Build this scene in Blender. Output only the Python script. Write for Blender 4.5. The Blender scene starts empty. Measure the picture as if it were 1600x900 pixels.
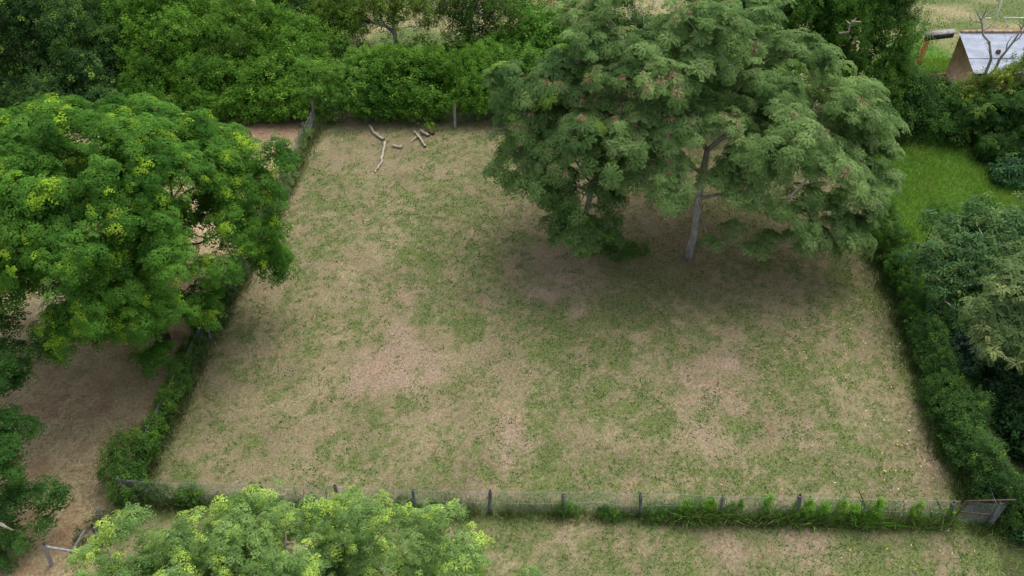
import bpy, math
import numpy as np
from mathutils import Vector
R = math.radians
rng = np.random.default_rng(11)
scene = bpy.context.scene

# ---------------------------------------------------------------- camera, sky, sun, exposure
H, PITCH, F = 24.0, R(42.0), 1294.0
cam_d = bpy.data.cameras.new("camera"); cam = bpy.data.objects.new("camera", cam_d)
scene.collection.objects.link(cam); scene.camera = cam
cam.location = (0, 0, H); cam.rotation_euler = (math.pi/2 - PITCH, 0, 0)
cam_d.sensor_width = 36; cam_d.lens = 36*F/1600; cam_d.clip_end = 3000
SUN_EL, SUN_AZ = R(62), R(35)          # azimuth measured from +Y (away from the camera) towards +X
world = bpy.data.worlds.new("World"); scene.world = world; world.use_nodes = True
wn = world.node_tree.nodes; wl = world.node_tree.links
sky = wn.new("ShaderNodeTexSky"); sky.sky_type = 'NISHITA'; sky.sun_disc = False
sky.sun_elevation = SUN_EL; sky.sun_rotation = SUN_AZ; sky.air_density = 1.0; sky.dust_density = 4.0; sky.ozone_density = 1.0
bg = wn["Background"]; bg.inputs[1].default_value = 0.15
ov = wn.new("ShaderNodeHueSaturation"); ov.inputs["Saturation"].default_value = 0.45      # thin cloud whitens the sky
wl.new(sky.outputs[0], ov.inputs["Color"]); wl.new(ov.outputs[0], bg.inputs[0])
sd = bpy.data.lights.new("sun", 'SUN'); sd.energy = .9; sd.angle = R(50); sd.color = (1.0, 0.955, 0.88)
sun = bpy.data.objects.new("sun", sd); scene.collection.objects.link(sun)
sv = Vector((math.sin(SUN_AZ)*math.cos(SUN_EL), math.cos(SUN_AZ)*math.cos(SUN_EL), math.sin(SUN_EL)))
sun.rotation_euler = sv.to_track_quat('Z', 'Y').to_euler(); sun.location = (20, 30, 60)
vs = scene.view_settings; vs.view_transform = 'Standard'; vs.look = 'None'; vs.gamma = 1; vs.exposure = 0.95
vs.use_curve_mapping = False
scene.render.engine = 'CYCLES'
scene.cycles.max_bounces = 6; scene.cycles.transparent_max_bounces = 4
scene.render.resolution_x = 1024; scene.render.resolution_y = 576

# ---------------------------------------------------------------- where things stand: photo measurements to metres
def ray(px, py):
    u = (px-800)/F; v = (450-py)/F
    return np.array([u, math.cos(PITCH)+v*math.sin(PITCH), -math.sin(PITCH)+v*math.cos(PITCH)])
def G(px, py, z=0.0):
    d = ray(px, py); t = (z-H)/d[2]; return np.array([0, 0, H]) + d*t
def PY(px, py, Y):
    d = ray(px, py); return np.array([0, 0, H]) + d*(Y/d[1])

# ---------------------------------------------------------------- noise
def _hash(i, j, k):
    n = (i*374761393 + j*668265263 + k*2147483647 + 1274126177) & 0xffffffff
    n = ((n ^ (n >> 13))*1274126177) & 0xffffffff
    n = ((n ^ (n >> 16))*2246822519) & 0xffffffff
    return ((n ^ (n >> 15)) & 0xffffff)/float(0xffffff)
def vnoise(x, y, z=0.0):
    x = np.asarray(x, float); y = np.asarray(y, float); z = np.zeros_like(x)+z
    i, j, k = np.floor(x).astype(np.int64), np.floor(y).astype(np.int64), np.floor(z).astype(np.int64)
    fx, fy, fz = x-i, y-j, z-k
    fx = fx*fx*(3-2*fx); fy = fy*fy*(3-2*fy); fz = fz*fz*(3-2*fz)
    def l(a, b, t): return a+(b-a)*t
    return l(l(l(_hash(i,j,k), _hash(i+1,j,k), fx), l(_hash(i,j+1,k), _hash(i+1,j+1,k), fx), fy),
             l(l(_hash(i,j,k+1), _hash(i+1,j,k+1), fx), l(_hash(i,j+1,k+1), _hash(i+1,j+1,k+1), fx), fy), fz)
def fbm(x, y, z=0.0, oct=4):
    x = np.asarray(x, float); y = np.asarray(y, float); z = np.asarray(z, float)
    s = 0; a = 0.5; t = 0
    for o in range(oct):
        s = s + a*vnoise(x*2**o+17.3*o, y*2**o-9.1*o, z*2**o+5.7*o); t += a; a *= .5
    return s/t
def sstep(a, b, x):
    t = np.clip((x-a)/(b-a), 0, 1); return t*t*(3-2*t)

# ---------------------------------------------------------------- mesh and object helpers
def link(o, parent=None):
    scene.collection.objects.link(o)
    if parent is not None: o.parent = parent
    return o
def mesh_from(name, V, Fc, mat, col=None, smooth=False):
    """V (n,3); Fc (m,k) faces all of k corners; col (n,3) linear colour."""
    V = np.ascontiguousarray(V, np.float32); Fc = np.ascontiguousarray(Fc, np.int32)
    me = bpy.data.meshes.new(name); n, (m, k) = len(V), Fc.shape
    me.vertices.add(n); me.vertices.foreach_set("co", V.ravel())
    me.loops.add(m*k); me.loops.foreach_set("vertex_index", Fc.ravel())
    me.polygons.add(m); me.polygons.foreach_set("loop_start", np.arange(0, m*k, k, dtype=np.int32))
    me.polygons.foreach_set("loop_total", np.full(m, k, np.int32))
    if smooth: me.polygons.foreach_set("use_smooth", np.ones(m, bool))
    if col is not None:
        a = me.color_attributes.new("Col", 'FLOAT_COLOR', 'POINT')
        c = np.ones((n, 4), np.float32); c[:, :3] = col; a.data.foreach_set("color", c.ravel())
    me.materials.append(mat); me.update(calc_edges=True); return me
def obj(name, me, parent=None):
    return link(bpy.data.objects.new(name, me), parent)
def tag(o, label=None, cat=None, group=None, kind=None):
    if label: o["label"] = label
    if cat: o["category"] = cat
    if group: o["group"] = group
    if kind: o["kind"] = kind
    return o
def thing(name, loc, label, cat, group=None):
    e = bpy.data.objects.new(name, None); link(e); e.location = loc; e.empty_display_size = .3
    return tag(e, label, cat, group)
def part(name, me, parent, label=None):
    """mesh data is in world space; the child keeps it there under its thing"""
    o = obj(name, me, parent)
    l = np.array(parent.location)
    if parent.parent is None:
        co = np.empty(len(me.vertices)*3, np.float32); me.vertices.foreach_get("co", co)
        co = co.reshape(-1, 3) - l.astype(np.float32); me.vertices.foreach_set("co", co.ravel()); me.update()
    if label: o["label"] = label
    return o
class MB:                                   # collects faces of one corner count
    def __init__(s): s.V = []; s.F = []; s.C = []; s.n = 0
    def add(s, V, Fc, col=None):
        V = np.asarray(V, float); s.V.append(V); s.F.append(np.asarray(Fc)+s.n); s.n += len(V)
        if col is not None: s.C.append(np.broadcast_to(np.asarray(col, float), (len(V), 3)))
    def mesh(s, name, mat, smooth=False):
        return mesh_from(name, np.concatenate(s.V), np.concatenate(s.F), mat, np.concatenate(s.C) if s.C else None, smooth)
BOXF = np.array([[0,3,2,1],[4,5,6,7],[0,1,5,4],[1,2,6,5],[2,3,7,6],[3,0,4,7]])
def box(mb, c, ax, ay, az, col=None):
    c, ax, ay, az = map(lambda q: np.asarray(q, float), (c, ax, ay, az))
    V = [c+sx*ax+sy*ay+sz*az for sz in (-1, 1) for sx, sy in ((-1,-1),(1,-1),(1,1),(-1,1))]
    mb.add(V, BOXF, col)
def tube(mb, pts, rad, sides=6, col=None, cap=True):
    pts = np.asarray(pts, float); n = len(pts); rad = np.broadcast_to(np.asarray(rad, float), (n,))
    t = np.gradient(pts, axis=0); t /= np.linalg.norm(t, axis=1)[:, None]+1e-9
    up = np.array([0, 0, 1.]) if abs(t[0][2]) < .9 else np.array([1., 0, 0])
    a = np.cross(t, up); a /= np.linalg.norm(a, axis=1)[:, None]+1e-9; b = np.cross(t, a)
    th = np.arange(sides)*2*math.pi/sides
    V = pts[:, None]+rad[:, None, None]*(np.cos(th)[None, :, None]*a[:, None]+np.sin(th)[None, :, None]*b[:, None])
    V = V.reshape(-1, 3); i = np.arange(n-1)[:, None]*sides; j = np.arange(sides)[None]; j2 = (j+1) % sides
    Fc = np.stack([i+j, i+j2, i+sides+j2, i+sides+j], -1).reshape(-1, 4)
    if cap:
        V = np.vstack([V, pts[0:1], pts[-1:]]); q0, q1 = n*sides, n*sides+1
        e = []
        for k in range(0, sides, 2):
            k1, k2 = (k+1) % sides, (k+2) % sides
            e.append([q0, k2, k1, k]); o = (n-1)*sides; e.append([q1, o+k, o+k1, o+k2])
        if sides % 2 == 0: Fc = np.vstack([Fc, e])
    mb.add(V, Fc, col)

# ---------------------------------------------------------------- materials
def mat_base(name):
    m = bpy.data.materials.new(name); m.use_nodes = True
    return m, m.node_tree.nodes, m.node_tree.links, m.node_tree.nodes["Principled BSDF"]
def attr_mat(name, rough=.8, transl=0.0, spec=.3, gain=1.0, nscale=0, namp=.3, bump=0, bscale=30):
    m, N, L, p = mat_base(name)
    a = N.new("ShaderNodeAttribute"); a.attribute_name = "Col"
    src = a.outputs["Color"]
    if nscale:
        tc = N.new("ShaderNodeTexCoord"); no = N.new("ShaderNodeTexNoise"); no.inputs["Scale"].default_value = nscale
        no.inputs["Detail"].default_value = 6; no.inputs["Roughness"].default_value = .7
        L.new(tc.outputs["Object"], no.inputs["Vector"])
        mr = N.new("ShaderNodeMapRange"); mr.inputs[1].default_value = .3; mr.inputs[2].default_value = .7
        mr.inputs[3].default_value = 1-namp; mr.inputs[4].default_value = 1+namp
        L.new(no.outputs[0], mr.inputs[0])
        vm = N.new("ShaderNodeVectorMath"); vm.operation = 'SCALE'
        L.new(src, vm.inputs[0]); L.new(mr.outputs[0], vm.inputs["Scale"]); src = vm.outputs[0]
        if bump:
            b = N.new("ShaderNodeBump"); b.inputs["Strength"].default_value = bump; b.inputs["Distance"].default_value = .05
            n2 = N.new("ShaderNodeTexNoise"); n2.inputs["Scale"].default_value = bscale; n2.inputs["Detail"].default_value = 5
            L.new(tc.outputs["Object"], n2.inputs["Vector"]); L.new(n2.outputs[0], b.inputs["Height"]); L.new(b.outputs[0], p.inputs["Normal"])
    L.new(src, p.inputs["Base Color"])
    p.inputs["Roughness"].default_value = rough; p.inputs["Specular IOR Level"].default_value = spec
    if transl:
        tr = N.new("ShaderNodeBsdfTranslucent"); mx = N.new("ShaderNodeMixShader"); mx.inputs[0].default_value = transl
        tint = N.new("ShaderNodeVectorMath"); tint.operation = 'MULTIPLY'; tint.inputs[1].default_value = (1.25, 1.35, .6)
        L.new(src, tint.inputs[0]); L.new(tint.outputs[0], tr.inputs[0])
        L.new(p.outputs[0], mx.inputs[1]); L.new(tr.outputs[0], mx.inputs[2])
        L.new(mx.outputs[0], N["Material Output"].inputs[0])
    return m
M_LEAF = attr_mat("leaf_soft", .78, .42, .10)
M_GLOSS = attr_mat("leaf_glossy", .68, .26, .10)
M_BLADE = attr_mat("grass_blade", .75, .2, .15)
M_GROUND = attr_mat("ground_soil_and_thatch", .95, 0, .1, nscale=9, namp=.38, bump=.8, bscale=22)
def noise_mat(name, c1, c2, scale=8, rough=.8, stretch=(1,1,1), bump=.4, metallic=0, spec=.3, lo=.35, hi=.65):
    m, N, L, p = mat_base(name)
    tc = N.new("ShaderNodeTexCoord"); mp = N.new("ShaderNodeMapping"); mp.inputs["Scale"].default_value = stretch
    no = N.new("ShaderNodeTexNoise"); no.inputs["Scale"].default_value = scale; no.inputs["Detail"].default_value = 7
    no.inputs["Roughness"].default_value = .65
    cr = N.new("ShaderNodeValToRGB"); cr.color_ramp.elements[0].position = lo; cr.color_ramp.elements[1].position = hi
    cr.color_ramp.elements[0].color = (*c1, 1); cr.color_ramp.elements[1].color = (*c2, 1)
    L.new(tc.outputs["Object"], mp.inputs[0]); L.new(mp.outputs[0], no.inputs["Vector"]); L.new(no.outputs[0], cr.inputs[0])
    L.new(cr.outputs[0], p.inputs["Base Color"]); p.inputs["Roughness"].default_value = rough
    p.inputs["Metallic"].default_value = metallic; p.inputs["Specular IOR Level"].default_value = spec
    b = N.new("ShaderNodeBump"); b.inputs["Strength"].default_value = bump; b.inputs["Distance"].default_value = .02
    L.new(no.outputs[0], b.inputs["Height"]); L.new(b.outputs[0], p.inputs["Normal"])
    return m
M_BARKPALE = noise_mat("pale_grey_bark", (.17,.155,.135), (.40,.38,.34), 6, .9, (1,1,.35), .6)
M_BARKDARK = noise_mat("dark_bark", (.035,.026,.018), (.11,.085,.06), 7, .9, (1,1,.3), .6)
M_DEADWOOD = noise_mat("bleached_deadwood", (.20,.16,.12), (.42,.37,.30), 9, .85, (1,1,1), .5)
M_POST = noise_mat("weathered_post", (.07,.07,.075), (.21,.205,.20), 14, .9, (1,1,.25), .5)
M_POSTPALE = noise_mat("weathered_pale_post", (.17,.16,.15), (.36,.34,.31), 14, .9, (1,1,.25), .5)
M_WIRE = noise_mat("galvanised_wire", (.24,.245,.25), (.42,.43,.44), 20, .5, bump=0, metallic=.4)
M_RUST = noise_mat("rusty_iron", (.10,.05,.035), (.22,.11,.075), 16, .8)
M_ROOF = noise_mat("zinc_sheet_roof", (.20,.23,.29), (.36,.40,.47), 1.1, .7, (1,3,1), .15, metallic=.1, lo=.3, hi=.7)
M_PLASTER = noise_mat("brown_plaster", (.28,.17,.10), (.48,.35,.24), 1.8, .95)
M_BRICK = noise_mat("red_brick", (.13,.04,.025), (.26,.09,.055), 6, .9)
M_ORANGE = noise_mat("orange_timber", (.38,.17,.04), (.55,.30,.09), 5, .8, (1,1,.3))
M_DARKTIM = noise_mat("dark_timber", (.02,.017,.014), (.07,.06,.05), 8, .85)
M_TILE = noise_mat("ridge_tile", (.22,.10,.06), (.50,.36,.26), 5, .85)
M_WHITE = noise_mat("white_painted_pole", (.5,.5,.5), (.78,.78,.77), 6, .6)
M_POD = attr_mat("seed_pod", .85, .1, .2)

# ---------------------------------------------------------------- ground colour, shared by the sheet and the grass on it
FL0, FL1 = G(200, 784), G(495, 196)            # left fence
FR0, FR1 = G(1543, 824), G(1376, 366)          # right fence
FR2 = FR0 + (FR1-FR0)*1.75
FF = [G(*p) for p in ((200,784),(300,787),(417,790),(533,795),(650,798),(765,801),(880,803),(1000,806),(1125,809),(1246,812),(1366,815),(1483,818))]
SOIL, STRAW, GREEN, BROWN = np.array([.285,.205,.152]), np.array([.213,.178,.104]), np.array([.084,.116,.031]), np.array([.235,.160,.092])
def side(P0, P1, x, y):                        # signed distance from a fence line (positive on its right)
    d = (P1-P0)[:2]; d = d/np.linalg.norm(d); return (x-P0[0])*d[1]-(y-P0[1])*d[0]
def fenceY(x): return np.interp(x, [p[0] for p in FF], [p[1] for p in FF])
soil_px = [(628,562,1.7,1),(885,438,1.3,1),(1100,592,1.6,1),(905,492,.6,.9),(800,682,.9,1.1),(672,657,.3,1.3),(640,462,.7,.9),(1262,868,1.3,1.1),(1150,850,1.3,.8),
           (1250,665,.9,.7),(1160,640,1.0,.6),(560,590,1.3,.8),(1470,720,.9,.9),(1330,650,.9,.5),(1120,690,1.0,.6),(730,300,.5,.6),(880,850,.7,.6),(700,650,.7,.6),
           (1280,700,.6,.6),(1030,600,.8,.5),(860,410,.9,.9),(1000,700,.6,.4),(430,200,2.2,1),(400,205,2,.9),(330,700,.9,.3)]
green_px = [(690,380,2.2,.8),(660,330,2.5,.8),(700,440,2.0,.6),(620,300,2,.7),(500,320,2,.6),(830,680,1.2,1),(855,700,1.0,.9),(800,760,1,.6),(700,235,2.0,.8),(1180,520,2.5,.45),(1000,520,2.6,.55),
            (1230,560,2.0,.5),(860,570,1.6,.6),(770,520,1.6,.6),(1060,760,2,.5),(1200,740,2,.55),(1400,860,2.2,1.1),(1340,820,1.5,.9),(1060,870,1.8,.6),(760,470,2,.5),(960,850,1.5,.5),
            (970,640,1.3,.5),(1310,480,1.5,.45),(1150,400,3,.5),(1300,420,2.0,.6),(1350,770,1.6,.7),(560,700,1.0,.5),(580,650,.8,.5),(1390,690,1.0,.5),(900,760,1.4,.4),(960,830,1.2,.5),(600,520,1.2,.5),(300,560,.8,.5)]
straw_px = [(560,430,3,.5),(450,500,2.5,.5),(760,560,2.0,.6),(720,720,2,.5),(330,640,2,.5),(640,240,4,.5),(370,340,2.5,1.2),(460,240,1.2,1.2),(560,250,2,.5),(60,470,2.0,.8),(1290,300,1.5,.4),(900,640,2,.3),(450,680,2.2,.5),(560,760,2,.4)]
def blob(L, x, y):
    s = np.zeros_like(x); w = (fbm(x*1.3+5, y*1.3, 2.2, 4)-.5)*2.6; w2 = (fbm(x*1.3-25, y*1.3+9, 7.2, 4)-.5)*2.6
    for px, py, r, a in L:
        g = G(px, py); d = np.hypot(x+w*r*.8-g[0], (y+w2*r*.8-g[1])); s = np.maximum(s, a*np.exp(-(d/r)**2*1.3))
    return s
def ground_parts(x, y):
    """returns colour, green amount (how much live grass), and a zone id"""
    x = np.asarray(x, float); y = np.asarray(y, float)
    sl = side(FL0, FL1, x, y); sr = -side(FR0, FR1, x, y)
    left = (sl < 0) & (y < 41.5); right = (sr < 0)
    yf = fenceY(x); back = y > 41.3
    n1 = fbm(x*.45, y*.45, .5, 4); n2 = fbm(x*1.1+40, y*1.1, 1.5, 4); n3 = fbm(x*3.1, y*3.1+11, 2.5, 3); n4 = fbm(x*.9-30, y*.5+70, 5.1, 4)
    n5 = fbm(x*7.5, y*7.5+3, 4.5, 3)
    g = .50+.9*(n1-.5)+1.2*(n2-.5)+1.7*(n3-.5)+1.7*(n5-.5)+.26*blob(green_px, x, y)-.34*blob(straw_px, x, y)-.34*blob(soil_px, x, y)+.10*sstep(-6,8,x)
    s = .10+1.35*blob(soil_px, x, y)*(.2+1.0*n3+.8*n5)+2.2*(n4-.53)+1.3*(n3-.5)+.9*(n5-.5)-.22
    g = np.clip(g, 0, 1)
    # strip next to the near fence and the other fences keeps more weed
    g = np.where((np.abs(y-yf) < .5) & (x > FL0[0]), np.clip(g+.10, 0, 1), g)
    g = np.clip(g+.5*np.exp(-(np.clip(sr, 0, 9)/.8)**2)+.3*np.exp(-(np.clip(sl, 0, 9)/.5)**2), 0, 1)
    s = np.clip(s, 0, 1)*(1-.6*g)
    c = STRAW*np.ones(x.shape+(1,))
    n6 = fbm(x*.55+60, y*.8+8, 6.5, 4)[..., None]; c = c*(.86+.3*n3[..., None])*(.62+.76*n6)*np.array([1-.010*0,1,1])
    mixg = .85*sstep(.12, .95, g)[..., None]; c = c*(1-mixg)+GREEN*(.85+.5*n2[..., None])*mixg*1.0
    mixs = .8*sstep(.06, .9, s)[..., None]*(.55+.9*n5[..., None]).clip(0,1); c = c*(1-mixs)+SOIL*(.9+.25*n2[..., None])*mixs
    redd = sstep(.66, .76, fbm(x*1.7+90, y*1.7, 3.3, 3))[..., None]*.35*(1-mixg); c = c*(1-redd)+np.array([.30,.185,.12])*redd
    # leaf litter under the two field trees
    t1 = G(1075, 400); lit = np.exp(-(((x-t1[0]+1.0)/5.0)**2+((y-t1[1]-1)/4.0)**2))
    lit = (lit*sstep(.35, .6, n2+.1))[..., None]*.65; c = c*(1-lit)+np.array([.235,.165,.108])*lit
    # the left yard: brown litter with straw on it
    cl = BROWN*(.8+.5*n2[..., None]); ms = sstep(.42, .56, n2*.6+n3*.3+n5*.15+.10*blob(straw_px, x, y))[..., None]*.8
    cl = cl*(1-ms)+STRAW*1.45*ms; mg = (sstep(.58,.7,n1)*.35)[..., None]; cl = cl*(1-mg)+GREEN*mg
    cl = cl*(1-blob(straw_px[6:8]+[(50,480,2.0,1)], x, y)[..., None].clip(0,1))+np.array([.42,.35,.20])*blob(straw_px[6:8]+[(50,480,2.0,1)], x, y)[..., None].clip(0,1)
    bs = blob(soil_px[-3:-1], x, y)[..., None].clip(0,1); cl = cl*(1-bs)+np.array([.26,.165,.11])*bs
    c = np.where(left[..., None], cl, c); g = np.where(left, g*.35, g)
    # the lush strip on the right, and the fields beyond the thicket
    cr = np.array([.075,.155,.022])*(.75+.6*n2[..., None]); lo_ = sstep(22.5, 19.5, y)[..., None]; cr = cr*(1-lo_)+np.array([.07,.075,.035])*(.7+.6*n3[..., None])*lo_; c = np.where((right & ~back)[..., None] & (y > 13)[..., None], cr, c); g = np.where(right & (y > 13), 1.0, g)
    cb = np.array([.27,.245,.13])*(.8+.4*n2[..., None])
    wg = sstep(.42, .6, fbm(x*.16+3, y*.22, 9.1, 3)+np.where((x > 34) & (y > 49), .16, -.07))[..., None]; cb = cb*(1-wg)+np.array([.12,.16,.055])*wg
    c = np.where(back[..., None], cb, c)
    gr = (1.6*np.exp(-(((x-25.6)/2.6)**2+((y-47.6)/3.0)**2)))[..., None].clip(0,1); c = c*(1-gr)+np.array([.07,.16,.02])*gr
    return c, g, left, right, back
def gz(x, y):
    return .10*(fbm(np.asarray(x)*.12, np.asarray(y)*.12, 4.4, 3)-.5)+.035*(fbm(np.asarray(x)*1.2, np.asarray(y)*1.2, 8.4, 3)-.5)

def coords(a, b, step, far):
    inner = np.arange(a, b+1e-6, step); o = np.geomspace(1, far, 14)
    return np.concatenate([(a-o)[::-1], inner, b+o])
xs = coords(-34, 40, .16, 700); ys = coords(4, 66, .16, 900)
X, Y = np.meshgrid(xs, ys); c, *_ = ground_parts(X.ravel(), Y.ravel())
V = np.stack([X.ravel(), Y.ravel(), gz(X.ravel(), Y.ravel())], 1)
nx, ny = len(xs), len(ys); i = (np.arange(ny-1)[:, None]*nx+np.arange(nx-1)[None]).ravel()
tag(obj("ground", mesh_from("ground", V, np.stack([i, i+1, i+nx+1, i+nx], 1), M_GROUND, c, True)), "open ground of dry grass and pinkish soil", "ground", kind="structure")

# ---------------------------------------------------------------- grass
def blades(name, x, y, h, w, lean, col, mat=M_BLADE, tip=.15):
    n = len(x); th = rng.uniform(0, 2*math.pi, n); ph = rng.uniform(0, 2*math.pi, n)
    z = gz(x, y)
    base = np.stack([x, y, z], 1); sd_ = np.stack([np.cos(th), np.sin(th), np.zeros(n)], 1)*(w/2)[:, None]
    out = np.stack([np.cos(ph), np.sin(ph), np.zeros(n)], 1)
    mid = base+out*(h*np.sin(lean)*.45)[:, None]; mid[:, 2] += h*np.cos(lean)*.6
    top = base+out*(h*np.sin(lean))[:, None]; top[:, 2] += h*np.cos(lean)+.006
    V = np.stack([base-sd_, base+sd_, mid+sd_*.8, top, mid-sd_*.8], 1).reshape(-1, 3)
    Fc = np.arange(n*5).reshape(n, 5)
    return mesh_from(name, V, Fc, mat, np.repeat(col, 5, 0))
def jitter(c, a=.18):
    n = len(c); return np.clip(c*(1+rng.normal(0, a, (n, 1)))*(1+rng.normal(0, a*.3, (n, 3))), .01, .8)
# mown sward in the paddock and in front of it
N = 800000
x = rng.uniform(-16, 27, N); y = rng.uniform(8.5, 42, N)
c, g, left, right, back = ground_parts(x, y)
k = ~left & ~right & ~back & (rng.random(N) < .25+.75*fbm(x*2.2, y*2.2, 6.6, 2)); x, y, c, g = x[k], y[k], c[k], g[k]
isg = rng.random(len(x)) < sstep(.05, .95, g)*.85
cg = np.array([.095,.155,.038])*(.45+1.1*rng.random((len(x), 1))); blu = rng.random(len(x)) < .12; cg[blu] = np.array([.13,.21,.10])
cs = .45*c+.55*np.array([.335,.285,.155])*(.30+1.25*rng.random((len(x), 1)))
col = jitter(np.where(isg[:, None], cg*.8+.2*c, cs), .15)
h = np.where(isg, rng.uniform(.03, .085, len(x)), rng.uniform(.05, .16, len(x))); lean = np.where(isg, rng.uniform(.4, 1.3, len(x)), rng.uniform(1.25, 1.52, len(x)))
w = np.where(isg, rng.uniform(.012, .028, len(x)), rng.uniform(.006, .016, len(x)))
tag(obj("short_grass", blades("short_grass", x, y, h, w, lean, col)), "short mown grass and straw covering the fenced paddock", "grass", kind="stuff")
# broad-leaved weeds flat in the sward
N = 95000
x = rng.uniform(-14, 26, N); y = rng.uniform(8.5, 41, N); c, g, left, right, back = ground_parts(x, y)
cl_ = fbm(x*1.6+200, y*1.6, 3.1, 3)
k = ~left & ~right & ~back & (cl_+.25*(g-.5) > .555); x, y = x[k], y[k]
col = jitter(np.array([.075,.165,.035])*np.ones((len(x), 1)), .25)
tag(obj("weeds", blades("weeds", x, y, rng.uniform(.04,.10,len(x)), rng.uniform(.03,.06,len(x)), rng.uniform(.7,1.4,len(x)), col)), "small green weeds dotted through the mown grass", "weeds", kind="stuff")
# dry straw over the left yard
N = 260000
x = rng.uniform(-34, -3, N); y = rng.uniform(8.5, 42, N); c, g, left, right, back = ground_parts(x, y)
k = left & (rng.random(N) < .15+1.1*sstep(.42, .62, fbm(x*1.1+40, y*1.1, 1.5, 4))); x, y, c = x[k], y[k], c[k]
r = rng.random((len(x), 1)); col = np.where(r < .45, np.array([.56,.47,.27]), np.where(r < .8, np.array([.30,.20,.12]), np.array([.12,.16,.05])))
col = jitter(.7*col*(.6+.7*rng.random((len(x), 1)))+.3*c, .15)
tag(obj("dry_grass", blades("dry_grass", x, y, rng.uniform(.08,.30,len(x)), rng.uniform(.007,.018,len(x)), rng.uniform(.9,1.5,len(x)), col)), "dry straw and brown litter covering the neighbouring yard", "grass", kind="stuff")
# tall lush grass right of the paddock, and around the house
N = 330000
x = rng.uniform(13, 36, N); y = rng.uniform(13, 48, N); c, g, left, right, back = ground_parts(x, y)
k = (right | (back & (x > 21) & (x < 29))) & (x < y*.62+12); k &= (y > 21) | (rng.random(N) < .25); x, y = x[k], y[k]
v = fbm(x*.7, y*.7, 1.1, 3)[:, None]; col = np.array([.11,.26,.028])*(1-v)*1.1+np.array([.21,.33,.055])*v*1.1
dry = rng.random(len(x)) < .07; col[dry] = np.array([.34,.30,.15])
tag(obj("tall_grass", blades("tall_grass", x, y, rng.uniform(.12,.38,len(x))*(.5+v[:,0]), rng.uniform(.012,.026,len(x)), rng.uniform(.2,1.1,len(x)), jitter(col, .22))), "lush tall green grass between the paddock fence and the bushes", "grass", kind="stuff")
# grass of the fields beyond the thicket
N = 160000
x = rng.uniform(-30, 44, N); y = rng.uniform(42, 66, N); c, g, left, right, back = ground_parts(x, y); k = back; x, y, c = x[k], y[k], c[k]
tag(obj("field_grass", blades("field_grass", x, y, rng.uniform(.08,.25,len(x)), rng.uniform(.015,.03,len(x)), rng.uniform(.6,1.45,len(x)), jitter(c*1.12, .2))), "pale dry pasture grass beyond the thicket", "grass", kind="stuff")
# fallen leaves, most of them in the near right corner
N = 2600
u = rng.random(N); x = 22-np.abs(rng.normal(0, 4.5, N)); y = rng.uniform(9.5, 26, N); c, g, left, right, back = ground_parts(x, y)
k = (~right) & (x > -2); x, y = x[k], y[k]
col = np.array([[.62,.50,.10],[.55,.45,.25],[.50,.28,.12],[.62,.60,.42]])[rng.integers(0, 4, len(x))]
tag(obj("fallen_leaves", blades("fallen_leaves", x, y, rng.uniform(.05,.13,len(x)), rng.uniform(.03,.06,len(x)), rng.uniform(1.2,1.5,len(x)), jitter(col, .2))), "yellow fallen leaves scattered on the grass near the right fence", "leaves", kind="stuff")

# ---------------------------------------------------------------- foliage
def kite(b, d, n_, L, W, fold=.25):
    """one leaf: 4 corner points from base b along d, width along cross(d, n)"""
    s = np.cross(d, n_); s /= np.linalg.norm(s)+1e-9
    return np.array([b, b+d*L*.45+s*W/2-n_*W*fold, b+d*L, b+d*L*.45-s*W/2-n_*W*fold])
def tpl_rosette(r, nf=7, npair=7, pl=.36, pw=.085, droop=.55, rise=.35, tip=1.0):
    """whorl of feathery compound leaves radiating from a shoot tip and drooping"""
    Q = []
    for f in range(nf):
        a = 2*math.pi*(f+r.uniform(-.35, .35))/nf; L = r.uniform(.75, 1.1); o = np.array([math.cos(a), math.sin(a), 0])
        rs = rise*r.uniform(.3, 1.5); dr = droop*r.uniform(.7, 1.3)
        for j in range(npair):
            t = (j+.6)/npair; p = o*L*t+np.array([0, 0, rs*t-dr*t*t])
            d = o+np.array([0, 0, rs-2*dr*t]); d /= np.linalg.norm(d)
            s = np.cross(d, [0, 0, 1]); s /= np.linalg.norm(s); nn = np.cross(s, d)
            ll = pl*(1.0-.55*abs(t-.45))*r.uniform(.85, 1.1)
            for sg in (-1, 1):
                dd = d*.55+s*sg*.85-nn*.18; dd /= np.linalg.norm(dd)
                Q.append(kite(p, dd, nn, ll, pw*r.uniform(.8, 1.2)))
        Q.append(kite(o*L*.9+np.array([0, 0, rs*.9-dr*.81]), d, nn, pl*.8, pw))
    return np.array(Q)
def tpl_sprig(r, nl=10, ll=.36, lw=.2, flat=.6):
    """leafy shoot of simple ovate leaves"""
    Q = []; ax = np.array([r.uniform(-.5, .5), r.uniform(-.5, .5), 1.0]); ax /= np.linalg.norm(ax)
    for k in range(nl):
        t = (k+.5)/nl; a = k*2.4+r.uniform(-.4, .4); p = ax*(t-.35)*.8
        d = np.array([math.cos(a), math.sin(a), r.uniform(-.5, .45)*flat]); d /= np.linalg.norm(d)
        nn = np.array([-d[0]*d[2], -d[1]*d[2], 1-d[2]**2])+r.normal(0, .25, 3); nn /= np.linalg.norm(nn)
        Q.append(kite(p+d*.12, d, nn, ll*r.uniform(.7, 1.25), lw*r.uniform(.8, 1.2)))
    return np.array(Q)
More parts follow.
